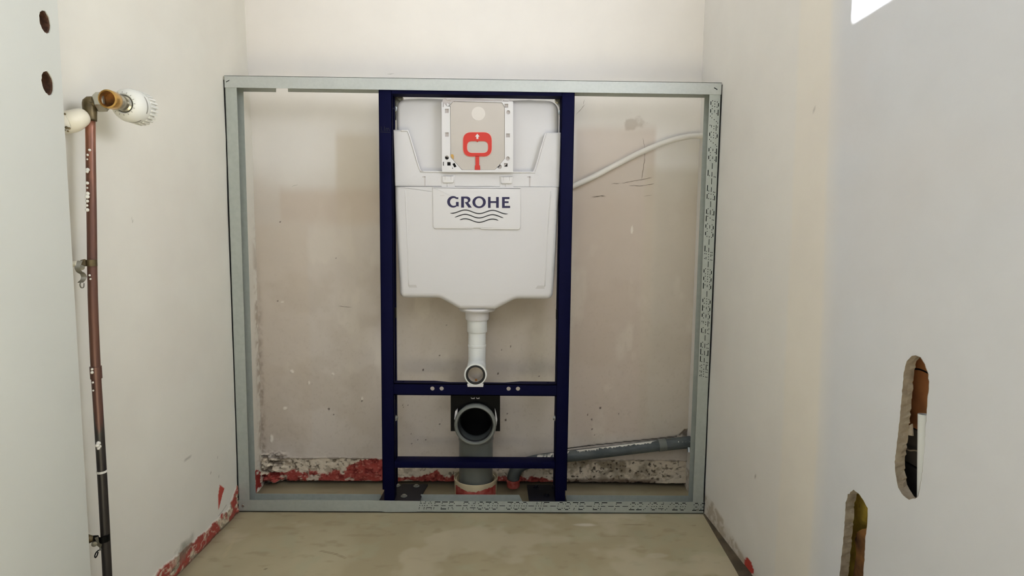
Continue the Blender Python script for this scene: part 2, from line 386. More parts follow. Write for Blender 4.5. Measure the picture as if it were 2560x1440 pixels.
    # mould and dirt on the right
    mo = sst(.2, .28, a)*sst(.56, .52, a + .04*(j-.5))*sst(.095, .07, b); P.mix(mo*sst(.42, .62, fbm(a, b, 26, 21, 4))*.62, (112, 100, 78)); P.mix(mo*sst(.58, .66, k)*.8, (64, 52, 42))
    P.mix(mo*sst(.032, .022, b + .012*(j-.5))*.8, (92, 72, 58))
    # red waterproofing paint
    us = [640, 690, 730, 790, 850, 900, 955, 990, 1040, 1075, 1092, 1110, 1140, 1250, 1350, 1420, 1500]
    vt = [1178, 1182, 1178, 1180, 1178, 1150, 1146, 1196, 1190, 1182, 1172, 1192, 1190, 1192, 1190, 1204, 1212]
    tx = [PB(u, 1180)[0] for u in us]; tz = [PB(700, v)[1] for v in vt]
    top = np.interp(a, tx, tz) + .014*(j-.5) + .012*(k-.5); lo = .012 + .018*(fbm(a, b, 22, 41, 3)-.35)
    rd = sst(.0015, -.0015, b-top)*sst(-.002, .002, b-lo)*sst(.30, .20, a)
    rd *= 1 - sst(.60, .66, fbm(a, b, 45, 44, 4))*.9*sst(-.35, -.38, a) - 0*a
    P.mix(rd*.95, RED); P.mix(rd*sst(.52, .62, k)*.7, REDD); P.mix(rd*sst(.62, .68, fbm(a, b, 190, 46, 3))*.5, (206, 130, 112)); P.h -= rd*.001
    # recess where the wall stops above the screed, its shadow painted in dark
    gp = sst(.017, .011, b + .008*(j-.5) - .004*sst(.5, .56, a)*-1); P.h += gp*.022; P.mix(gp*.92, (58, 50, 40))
    pass
    return np.stack([a, YB + P.h, b], 1), P.c
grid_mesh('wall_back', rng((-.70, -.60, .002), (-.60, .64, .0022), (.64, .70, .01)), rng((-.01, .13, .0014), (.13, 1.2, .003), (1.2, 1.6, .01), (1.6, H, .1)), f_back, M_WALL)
M_PEN = mat('pencil_on_plaster', (112, 102, 88), .9)
wbk = bpy.data.objects['wall_back']; rs = random.Random(21)
for L_ in PENCIL:                                   # thin drawn lines and scratches
    b = NB(); pts_l = []
    for (u0, v0), (u1, v1) in zip(L_, L_[1:]):
        n_ = max(2, int(math.hypot(u1-u0, v1-v0)/6))
        pts_l += [PB(u0 + (u1-u0)*k/n_ + rs.uniform(-.5, .5), v0 + (v1-v0)*k/n_ + rs.uniform(-.5, .5)) for k in range(n_)]
    pts_l.append(PB(*L_[-1])); prev = None
    for i, (x, z) in enumerate(pts_l):
        a_, c_ = pts_l[max(i-1, 0)], pts_l[min(i+1, len(pts_l)-1)]; t = Vector((c_[0]-a_[0], c_[1]-a_[1])).normalized()
        hw = .00055*(rs.uniform(.5, 1.1) if 0 < i < len(pts_l)-1 else .2); r = [b.verts.new((x - t.y*hw, YB-.0016, z + t.x*hw)), b.verts.new((x + t.y*hw, YB-.0016, z - t.x*hw))]
        if prev: b.faces.new((prev[0], prev[1], r[1], r[0]))
        prev = r
    obj('pencil_line', b, M_PEN, wbk, recalc=False)

# ---- left wall (its high window lies above the picture)
W0, W1, WZ0, WZ1 = -1.15, -.550, 2.172, 2.60
def PL(u, v): p = atX(u, v, XL); return (p[1], p[2])
def f_left(a, b):
    P = Paint(a, b, (224, 220, 208)); n1 = fbm(a, b, 4, 51, 4); j = fbm(a, b, 55, 52, 4); k = fbm(a, b, 130, 53, 3)
    P.h += (n1-.5)*.005; P.mix(sst(.5, .75, n1)*.25, (216, 208, 196))
    # behind the framing the corner is ragged
    cr = sst(.075, .14, a)*sst(1.0, .4, b); P.mix(cr*.3, (224, 212, 194)); P.h += cr*(j-.5)*.006
    P.mix(sst(.125, .15, a)*sst(.55, .35, j)*sst(.9, .5, b)*.6, (150, 126, 100))
    # broken foot of the wall with red paint under it
    y0, z0 = PL(420, 1440); T = .034 + .018*(fbm(a, b, 14, 55, 3)-.4) + .030*sst(-.06, 0, a)*sst(.05, .0, a) + .012*sst(-.2, -.3, a)
    inb = sst(.001, -.001, b-T + .014*(j-.5))*sst(.05, .02, a)
    P.mix(inb, (210, 196, 170)); P.h -= 0*a; P.h += inb*(-.004 + (j-.5)*-.012)
    P.mix(inb*sst(.5, .62, k)*.7, (112, 100, 80))
    rd = inb*np.maximum.reduce([sst(.50, .56, fbm(a, b, 24, 56, 3)+.15*sst(-.1, -.13, a)*sst(-.22, -.19, a)), sst(-.055, -.03, a)*sst(.42, .47, fbm(a, b, 40, 57, 3)), sst(-.27, -.32, a)*.9*sst(.4, .5, j)])
    cr1 = 1-sst(.008, .03, np.abs(fbm(a, b, 38, 58, 3)-.5)); cr2 = 1-sst(.006, .022, np.abs(fbm(a, b, 60, 59, 3)-.5))
    P.mix(rd*.95, RED); P.mix(rd*sst(.56, .66, k)*.5, (186, 96, 80)); P.mix(rd*cr1*.8, (216, 200, 176)); P.mix(inb*cr2*.6, (120, 106, 84)); P.h += inb*cr2*-.002
    P.mix(sst(.006, .001, b)*sst(.05, .02, a)*.7, UMBER)  # thin darker line along the foot of the wall
    tri = [PL(*q) for q in ((548, 1212), (560, 1221), (555, 1237), (546, 1275), (544, 1240))]
    t = inpoly(a, b, tri).astype(float); P.mix(t*.95, (186, 56, 38)); P.h -= t*.0008
    P.line([PL(566, 1262), PL(556, 1278), PL(546, 1290)], .0009, (110, 100, 84), .8)
    for q in ((456, 1366), (448, 1392), (470, 1354)):
        p = PL(*q); d = np.hypot((a-p[0])/.03, (b-p[1])/.018); P.mix(sst(1.1, .3, d + (j-.5)*1.6)*.45, (124, 122, 104))
    for L_ in (((455, 1157), (480, 1136)), ((330, 547), (333, 557)), ((100, 872), (102, 884))): P.line([PL(*q) for q in L_], .0012, (150, 144, 130), .6)
    for q in ((543, 1142), (526, 1182), (546, 1192)): P.spot(PL(*q), .0022, (150, 142, 128), .7)
    # scar where the red paint shows through just behind the framing
    p = atX(618, 1195, XL); t = inpoly(a + .01*(j-.5), b + .01*(j-.5), [(.06, .0), (.15, .0), (.15, .05), (.12, .068), (.08, .05)]); P.mix(t*sst(.4, .5, j), RED)
    return np.stack([XL + np.minimum(P.h*-1 + .0, .004) - .012*sst(.06, .16, a)*sst(.9, 1.5, b), a, b], 1), P.c
grid_mesh('wall_left', rng((YFW-.02, W0, .01), (W0, -.9, .01), (-.9, W1, .006), (W1, .18, .0028)), rng((-.01, .14, .0016), (.14, 1.5, .005), (1.5, WZ0, .05), (WZ0, WZ1, .05), (WZ1, H, .06)), f_left, M_WALL, holes=[(W0, W1, WZ0, WZ1)])
b = NB(); RV = .18
for (y0, y1, z0, z1) in ((W0-.02, W0, WZ0-.02, WZ1+.02), (W1, W1+.02, WZ0-.02, WZ1+.02), (W0, W1, WZ0-.02, WZ0), (W0, W1, WZ1, WZ1+.02)): box(b, XL-.04, XL-.002, y0, y1, z0, z1)
tag(obj('window_1', b, M_CEIL), kind='structure')

# ---- right wall: plasterboard with two torn openings
def PR(u, v): p = atX(u, v, XR); return (p[1], p[2])
def zr(x, y): return (2060 + x/2.483, 860 + y/2.483)
HO1 = [PR(*zr(*q)) for q in ((570, 70), (600, 84), (628, 125), (648, 190), (653, 255), (642, 340), (640, 430), (632, 520), (626, 650), (612, 790), (596, 900), (584, 945), (570, 958), (530, 967), (492, 940), (462, 890), (446, 810), (441, 730), (455, 610), (470, 480), (484, 330), (498, 180), (516, 105), (545, 76))]
HO2 = [PR(*zr(*q)) for q in ((185, 905), (212, 925), (245, 968), (272, 1022), (270, 1130), (258, 1210), (252, 1340), (246, 1440), (238, 1560), (200, 1640), (150, 1650), (105, 1600), (94, 1500), (104, 1370), (118, 1250), (130, 1110), (137, 985), (150, 935))]
def ragged(p, am, seed):
    rs = random.Random(seed); out = []
    for i in range(len(p)):
        a, b_ = Vector(p[i-1]), Vector(p[i])
        n = max(1, int((b_-a).length/.004))
        for k in range(n):
            q = a.lerp(b_, k/n); out.append((q.x + rs.uniform(-am, am), q.y + rs.uniform(-am, am)))
    return out
HO1, HO2 = ragged(HO1, .0006, 1), ragged(HO2, .0007, 2)
gy = rng((YFW-.02, -.95, .03), (-.95, .19, .006)); gz = rng((-.01, .2, .004), (.2, 1.3, .008), (1.3, 2.7, .1), (2.7, H, .02))
A_, B_ = np.meshgrid(gy, gz); pa, pb = A_.ravel(), B_.ravel(); keep = np.ones(len(pa), bool)
for hp in (HO1, HO2):
    hx = [q[0] for q in hp]; hz = [q[1] for q in hp]; near = (pa > min(hx)-.01) & (pa < max(hx)+.01) & (pb > min(hz)-.01) & (pb < max(hz)+.01)
    dm = np.full(len(pa), 9.)
    for i in range(len(hp)): dm[near] = np.minimum(dm[near], segd(pa[near], pb[near], hp[i-1], hp[i]))
    keep &= ~(near & (dm < .0012))
pts = [Vector((x, y)) for x, y in zip(pa[keep], pb[keep])]; edges = []
for hp in (HO1, HO2):
    s0 = len(pts); pts += [Vector(q) for q in hp]; edges += [(s0+i, s0+(i+1) % len(hp)) for i in range(len(hp))]
V2, _, F2, _, _, _ = geometry.delaunay_2d_cdt(pts, edges, [], 0, 1e-6)
V2 = np.array([tuple(v) for v in V2]); F2 = np.array([tuple(f) for f in F2 if len(f) == 3])
cc = V2[F2].mean(1); F2 = F2[~(inpoly(cc[:, 0], cc[:, 1], HO1) | inpoly(cc[:, 0], cc[:, 1], HO2))]
def f_right(a, b):
    P = Paint(a, b, (219, 214, 206)); n1 = fbm(a, b, 4, 61, 4); j = fbm(a, b, 50, 62, 4)
    yb1 = np.interp(b, [.4, 1.3], [PR(1960, 1000)[0], PR(2000, 0)[0]]); yb2 = np.interp(b, [.4, 1.3], [PR(2050, 1000)[0], PR(2075, 0)[0]])
    P.mix(sst(yb2+.02, yb2-.05, a)*.8, (201, 202, 206))                    # grey-white board towards the door
    P.mix(sst(yb1+.008, yb1-.008, a)*sst(yb2-.008, yb2+.008, a)*.6, (224, 215, 200))   # cream filler band
    P.mix(sst(.5, .8, n1)*.2, (206, 196, 188))
    j8 = fbm(a, b, 60, 66, 3)
    for L_, wd in ((((2031, 276), (2080, 264)), .0008), (((1799, 336), (1807, 334)), .0008)): P.line([PR(*q) for q in L_], wd, (120, 112, 104), .8)
    for q in ((2172, 1420), (1836, 1040), (1884, 1066), (1887, 1192), (2095, 868)): P.spot(PR(*q), .0016, (120, 104, 92), .8)
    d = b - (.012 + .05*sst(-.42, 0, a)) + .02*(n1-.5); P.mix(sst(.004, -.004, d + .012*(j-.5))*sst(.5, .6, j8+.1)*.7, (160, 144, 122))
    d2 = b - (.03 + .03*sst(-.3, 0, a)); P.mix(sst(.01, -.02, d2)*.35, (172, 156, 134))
    red = [PR(*q) for q in ((1866, 1393), (1875, 1403), (1882, 1420), (1883, 1432), (1874, 1433), (1868, 1424), (1860, 1412), (1861, 1400))]
    t = inpoly(a, b, red).astype(float); P.mix(t, (176, 60, 48)); P.h += t*.001
    return np.stack([XR + P.h + (n1-.5)*.004, a, b], 1), P.c
co, c = f_right(V2[:, 0], V2[:, 1]); wr = raw_mesh('wall_right', co, F2, c, M_WALL)
for hp, nm in ((HO1, 'torn_board_edge'), (HO2, 'torn_board_edge')):
    b = NB(); rs = random.Random(7); n = len(hp); cx = sum(q[0] for q in hp)/n; cz = sum(q[1] for q in hp)/n
    r0 = [b.verts.new((XR-.0005, q[0], q[1])) for q in hp]
    r1 = [b.verts.new((XR+.007, q[0] + rs.uniform(-.0008, .0008), q[1] + rs.uniform(-.0008, .0008))) for q in hp]
    r2 = [b.verts.new((XR+.0135, q[0] + rs.uniform(-.0015, .0015), q[1] + rs.uniform(-.0015, .0015))) for q in hp]
    for p, q in ((r0, r1), (r1, r2)):
        for i in range(n): b.faces.new((p[i-1], p[i], q[i], q[i-1]))
    obj(nm, b, M_BOARD, wr, recalc=False)
# what lies in the cavity
b = NB(); box(b, XR+.034, XR+.095, -.97, -.58, .4815, .70, .003); obj('terracotta_block', b, M_BLOCK, wr, label='terracotta hollow block in upper opening')
b = NB(); box(b, XR+.040, XR+.095, -.97, -.58, .425, .4785, .003); box(b, XR+.042, XR+.095, -.97, -.58, .30, .4225, .003); obj('concrete_block', b, M_CONC, wr, label='dark grey block low in upper opening')
b = NB(); box(b, XR+.10, XR+.12, YFW, .17, 0, H); obj('cavity_light_stop', b, M_CONC, wr)  # added sheet that keeps outside light from leaking into the cavity
b = NB(); p0 = Vector(atX(2313, 1036, XR+.0235)); p1 = Vector(atX(2311, 1250, XR+.0235)); LL = (p0-p1).length + .03; lathe(b, [(.0085, -LL), (.0085, 0), (.0070, 0), (.0070, -LL)], p0, p0-p1, 28, close=True)
t = tag(obj('conduit_stub', b, M_PIPE, smooth=.6), 'cut white plastic conduit standing inside the upper torn wall opening', 'conduit')
b = NB(); rs = np.random.RandomState(3)
ys = np.linspace(-.78, -.49, 40); zs = np.linspace(.06, .385, 60); YY, ZZ = np.meshgrid(ys, zs)
XX = XR + .042 + .022*(fbm(YY.ravel(), ZZ.ravel(), 22, 71, 4)-.5).reshape(YY.shape)
vv = [[b.verts.new((XX[i, k], YY[i, k], ZZ[i, k])) for k in range(40)] for i in range(60)]
vb = [[b.verts.new((XR+.09, YY[i, k], ZZ[i, k])) for k in (0, 39)] for i in range(60)]
for i in range(59):
    for k in range(39): b.faces.new((vv[i][k], vv[i][k+1], vv[i+1][k+1], vv[i+1][k]))
    b.faces.new((vv[i][0], vv[i+1][0], vb[i+1][0], vb[i][0])); b.faces.new((vv[i][39], vb[i][1], vb[i+1][1], vv[i+1][39]))
tag(obj('insulation_wool', b, M_WOOL, smooth=True), 'yellow mineral wool filling the lower torn wall opening', 'insulation', kind='stuff')
b = NB(); q = [atX(*zr(x, y), XR+.024) for x, y in ((205, 1168), (235, 1150), (290, 1140), (290, 1700), (160, 1700), (185, 1400), (200, 1300), (192, 1215))]
plate(b, [(p[1], p[2]) for p in q], [], XR+.024, .008, 'x'); tag(obj('wood_offcut', b, M_WOOD), 'broken brown timber piece in the lower torn wall opening', 'timber')
p = atX(*zr(530, 540), XR+.02); b = NB(); plate(b, [(atX(*zr(x, y), XR+.014)[1], atX(*zr(x, y), XR+.014)[2]) for x, y in ((512, 520), (545, 495), (550, 570), (520, 565))], [], XR+.0135, .002, 'x'); obj('paper_flap', b, M_BOARD, wr)
p = [atX(*zr(x, y), XR+.035) for x, y in ((510, 645), (530, 660), (565, 660), (590, 668))]; b = NB(); sweep(b, p, .0012, 8); obj('mortar_bead', b, M_BOARD, wr)
p = [atX(*zr(x, y), XR+.034) for x, y in ((560, 155), (600, 160), (650, 182))]; b = NB(); sweep(b, p, .0012, 8); obj('mortar_joint', b, M_DARK, wr)

# ---- floor, ceiling, front wall with the doorway, door leaf
def f_floor(a, b):
    P = Paint(a, b, (170, 158, 128)); n1 = fbm(a, b, 5, 81, 4); n2 = fbm(a, b, 16, 82, 4); j = fbm(a, b, 60, 83, 4, .4, 1)
    P.mix(sst(.45, .75, n1)*.6, (182, 172, 142)); P.mix(sst(.5, .3, n1)*.5, (156, 142, 110)); P.mix(sst(.55, .75, n2)*.35, (164, 162, 134)); P.mix(sst(.62, .75, j)*.3, (136, 120, 92))
    P.mix(sst(.60, .72, fbm(a, b, 8, 84, 4))*.35, (196, 184, 160))
    G = lambda u, v: tuple(atZ(u, v, 0)[:2])
    P.line([G(590, 1302), G(860, 1303)], .0007, (96, 84, 62), .6); P.line([G(1545, 1310), G(1740, 1313)], .0007, (100, 86, 66), .5)
    P.line([G(803, 1377), G(840, 1385), G(862, 1394)], .0022, (112, 96, 70), .6); P.line([G(560, 1392), G(578, 1360), G(592, 1335)], .004, (186, 172, 138), .5)
    p = G(1465, 1311); d = np.hypot((a-p[0])/.03, (b-p[1])/.008) + (j-.5); P.mix(sst(1.1, .5, d)*.8, (206, 198, 182))
    p = G(1640, 1388); d = np.hypot((a-p[0])/.03, (b-p[1])/.012) + (j-.5); P.mix(sst(1.1, .5, d)*.4, (196, 188, 168))
    P.spot(G(662, 1422), .0022, (60, 50, 40), .9)
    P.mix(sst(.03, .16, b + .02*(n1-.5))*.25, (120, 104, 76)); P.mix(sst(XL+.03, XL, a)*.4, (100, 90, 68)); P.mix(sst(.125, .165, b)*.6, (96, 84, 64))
    return np.stack([a, b, (n1-.5)*.003 - .001 + .006*sst(.14, .18, b)], 1), P.c
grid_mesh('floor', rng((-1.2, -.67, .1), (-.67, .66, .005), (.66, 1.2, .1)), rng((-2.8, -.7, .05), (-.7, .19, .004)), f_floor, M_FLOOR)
b = NB(); box(b, XL-.06, XR+.12, YFW-.1, YB+.06, H, H+.05); tag(obj('ceiling', b, M_CEIL), kind='structure')
b = NB(); DX0, DX1, DH = -.462, .36, 2.03
box(b, XL-.06, DX0, YFW-.08, YFW, 0, H); box(b, DX1, XR+.12, YFW-.08, YFW, 0, H); box(b, DX0, DX1, YFW-.08, YFW, DH, H); tag(obj('wall_front', b, M_CEIL), kind='structure')
dr = bpy.data.objects.new('door_1', None)
E0 = Vector((-.598, -.590, 0)); dd = Vector((.23, -.973, 0)).normalized(); nn = Vector((-dd.y, dd.x, 0))   # nn points to the room
def dpt(u, v):     # photograph position on the leaf's room face -> (s, z)
    r = Vector(ray(u, v)); c0 = Vector(CAM); t = (E0 - c0).dot(nn)/r.dot(nn); q = c0 + r*t; return ((q-E0).dot(dd), q.z)
h1, h2 = dpt(113, 55), dpt(119.5, 208)
def blob(c0, r, seed):
    rs = random.Random(seed); return [(c0[0] + (r + rs.uniform(-.0012, .0004))*math.cos(2*PI*k/28), c0[1] + (r*1.02 + rs.uniform(-.0012, .0004))*math.sin(2*PI*k/28)) for k in range(28)]
hb = [blob(h1, .0155, 1), blob(h2, .0165, 2)]
def door_part(fn):
    b = NB(); fn(b)
    for v in b.verts: s, t, z = v.co.x, v.co.y, v.co.z; v.co = E0 + dd*s - nn*t + Vector((0, 0, z))
    return b
db = door_part(lambda b: plate(b, [(0, .012), (.73, .012), (.73, 2.0), (0, 2.0)], hb, 0, .038))
dr = tag(obj('door_1', db, M_DOOR), kind='structure')
for c0, rr, sd in ((h1, .0155, 1), (h2, .0165, 2)):
    def hl(b, c0=c0, rr=rr, sd=sd):
        o = blob(c0, rr, sd); sc = lambda k, q: (c0[0] + (q[0]-c0[0])*k, c0[1] + (q[1]-c0[1])*k)
        R = [[b.verts.new((x, t, z)) for x, z in [sc(k, q) for q in o]] for k, t in ((.985, .0012), (.9, .003), (.86, .036))]
        for p, q in zip(R, R[1:]):
            for i in range(28): b.faces.new((p[i-1], p[i], q[i], q[i-1]))
    obj('handle_hole', door_part(hl), M_BROWN, dr, label='round hole where the door handle set was')

# dark mortar fillet along the foot of the right wall
b = NB(); prev = None
for k in range(24):
    y = -.004 - .5*k/23; wd = .004 + .020*min(1, k/14); hh = .002 + .010*min(1, k/14)
    r = [b.verts.new((XR+.004, y, -.004)), b.verts.new((XR+.004, y, hh)), b.verts.new((XR-wd*.55, y, hh*.55)), b.verts.new((XR-wd, y, -.001))]
    if prev:
        for i in range(4): b.faces.new((prev[i-1], prev[i], r[i], r[i-1]))
    else: b.faces.new(r)
    prev = r
b.faces.new(prev); tag(obj('trim_1', b, M_FILLET), kind='structure')

# ------------------------------------------------------------------ galvanised framing
FX0, FX1, FZ0, FZ1, FD, FL = -.6365, .6240, .004, 1.1455, .040, .0295
fr = empty('partition_framing', (0, .02, 0), 'galvanised steel track frame screwed around the alcove opening', 'metal frame')
TH = .0011
def bev(b, o=.0004): return b
tr = NB(); box(tr, FX0, FX1, -.0012, -.0012+TH, FZ1-FL, FZ1); box(tr, FX0, FX1, -.0012, FD, FZ1-TH, FZ1)
cl, cr_ = atY(690, 222, FD)[0], atY(720, 222, FD)[0]
box(tr, FX0, cl, FD-TH, FD, FZ1-FL, FZ1); box(tr, cr_, FX1, FD-TH, FD, FZ1-FL+.001, FZ1)
top = obj('top_track', tr, M_GALVT, fr)
def stud(x, s):
    b = NB(); a0, a1 = sorted((x, x+s*FL)); w0, w1 = sorted((x, x+s*TH))
    box(b, a0, a1, 0, TH, FZ0+TH*2, FZ1-TH*1.5); box(b, w0, w1, 0, FD-.002, FZ0+TH*2, FZ1-TH*1.5); box(b, a0, a1, FD-.0032, FD-.002, FZ0+TH*2, FZ1-TH*1.5)
    return obj('side_stud', b, M_GALV, fr)
stl, strt = stud(FX0, 1), stud(FX1, -1)
bt = NB(); xs = [atY(u, 1260, 0)[0] for u in (955, 1050, 1310, 1415)]
# front flange slightly wavy at the bottom where it was cut around the feet
pl = [(FX0, FZ0), (xs[0]-.01, FZ0), (xs[0]+.01, FZ0-.0025), (xs[1]-.01, FZ0-.0015), (xs[1]+.004, FZ0+.0008), (xs[2], FZ0+.001), (xs[2]+.03, FZ0-.001), (FX1-.1, FZ0-.001), (FX1, FZ0), (FX1, FZ0+FL), (xs[2]+.01, FZ0+FL-.0006), (xs[1], FZ0+FL-.001), (xs[0], FZ0+FL), (FX0, FZ0+FL)]
plate(bt, pl, [], -.0014, TH)
box(bt, FX0, FX1, 0, FD, .0022, .0033)
for (a, b_, c0, c1) in ((FX0, xs[0]-.006, 0, .018), (atY(1052, 1240, FD)[0], atY(1303, 1240, FD)[0], .0, .014), (atY(1415, 1240, FD)[0], FX1, 0, 0)):
    plate(bt, [(a, .0033), (b_+c1*.6, .0033), (b_-c1*.4 if c1 else b_, FZ0+FL-.001), (a, FZ0+FL-.001)], [], FD-TH, TH)
bot = obj('bottom_track', bt, M_GALV, fr)
def screw(p, d=(0, -1, 0), m=M_ZINC, par=None, r=.0042):
    b = NB(); lathe(b, [(0, .0001), (r, .0001), (r*.85, .0012), (r*.35, .0016), (0, .001)], p, d, 14); return obj('screw', b, m, par, smooth=.7)
screw((atY(608, 1264, 0)[0], -.0014, atY(608, 1264, 0)[2]), par=bot); screw((atY(1743, 1273, 0)[0], -.0014, atY(1743, 1273, 0)[2]), par=bot)
for u, v, sg in ((570, 203, 1), (1789, 222, -1)):
    p = atY(u, v, 0); b = NB(); q = [(p[0]-.0045, p[2]-.0022*sg-.0012), (p[0]+.0040, p[2]+.0022*sg-.0012), (p[0]+.0045, p[2]+.0022*sg+.0008), (p[0]-.0040, p[2]-.0022*sg+.0012)]
    plate(b, q, [], -.0016, .0005); obj('screw_slot', b, M_DARK, top)
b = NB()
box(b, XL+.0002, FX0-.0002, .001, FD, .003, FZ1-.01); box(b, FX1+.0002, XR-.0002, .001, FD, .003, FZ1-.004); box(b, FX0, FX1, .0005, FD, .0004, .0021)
obj('gap_shade', b, M_GAP, fr)  # black strips stand in for the shaded gap between framing and walls
# dot-matrix roll marks
G5 = {'M': '10001 11011 10101 10001 10001', 'A': '00100 01010 10001 11111 10001', 'F': '11111 10000 11110 10000 10000', 'E': '11111 10000 11110 10000 11111', 'R': '11110 10001 11110 10010 10001',
      '-': '00000 00000 11111 00000 00000', '4': '00010 00110 01010 11111 00010', '8': '01110 10001 01110 10001 01110', '3': '11111 00010 00110 10001 01110', '0': '01110 10001 10101 10001 01110',
      'N': '10001 11001 10101 10011 10001', 'C': '01110 10001 10000 10001 01110', '7': '11111 00001 00010 00100 00100', 'B': '11110 10001 11110 10001 11110', 'D': '11110 10001 10001 10001 11110',
      '2': '01110 10001 00110 01000 11111', '/': '00001 00010 00100 01000 10000', ' ': '00000 00000 00000 00000 00000'}
ROWY = (1.0, .80, .48, .17, 0.0)
def dots(text, o, du, dv, pitch, h):
    """text printed from o along du, letters standing along dv (both in the x,z plane)"""
    b = NB(); cw = pitch*.66/4; o = Vector(o); du = Vector(du); dv = Vector(dv)
    def dot(c, ra, rb):
        vs = [b.verts.new(c + du*ra*math.cos(t) + dv*rb*math.sin(t) + Vector((0, 0, 0))) for t in (.4, 1.2, 1.95, 2.75, 3.55, 4.3, 5.1, 5.9)]; b.faces.new(vs)
    for i, ch in enumerate(text):
        g = G5[ch].split(); base = o + du*i*pitch
        for r in range(5):
            row = g[r]; k = 0
            while k < 5:
                if row[k] == '1':
                    n = 1
                    while k+n < 5 and row[k+n] == '1': n += 1
                    c = base + du*((k + (n-1)/2)*cw + ROWY[r]*h*.22) + dv*ROWY[r]*h
                    if n > 2:
                        hw = ((n-1)*cw/2 + .0011); hh = .00115 if r in (0, 4) else .0008
                        b.faces.new([b.verts.new(c + du*sx*hw + dv*sy*hh) for sx, sy in ((-1, -1), (1, -1), (1, 1), (-1, 1))]); k += n
                    else:
                        for m_ in range(n): dot(base + du*((k+m_)*cw + ROWY[r]*h*.22) + dv*ROWY[r]*h, .0013, .0012)
                        k += n
                else: k += 1
    return b
TXT = 'MAFER-R4830-300-NF-C87B-DF-F-22/04/20'
p0 = atY(1048, 1271, 0); p1 = atY(1712, 1281, 0); pt = (p1[0]-p0[0])/36.75
b = dots(TXT, (p0[0], -.0016, FZ0+.0072), (1, 0, 0), (0, 0, 1), pt, .0195); obj('roll_mark', b, M_DARK, bot, recalc=False)
for u in (1731, 1748): b = dots('2', (atY(u, 1276, 0)[0], -.0016, FZ0+.0065), (1, 0, 0), (0, 0, 1), pt*.9, .0195); obj('roll_mark', b, M_DARK, bot, recalc=False)
q0 = atY(1757, 943, 0); q1 = atY(1788, 254, 0); pt2 = (q1[2]-q0[2])/36.75
b = dots(TXT, (FX1-.0055, -.0002, q0[2]), (0, 0, 1), (-1, 0, 0), pt2, .0195); obj('roll_mark', b, M_DARK, strt, recalc=False)

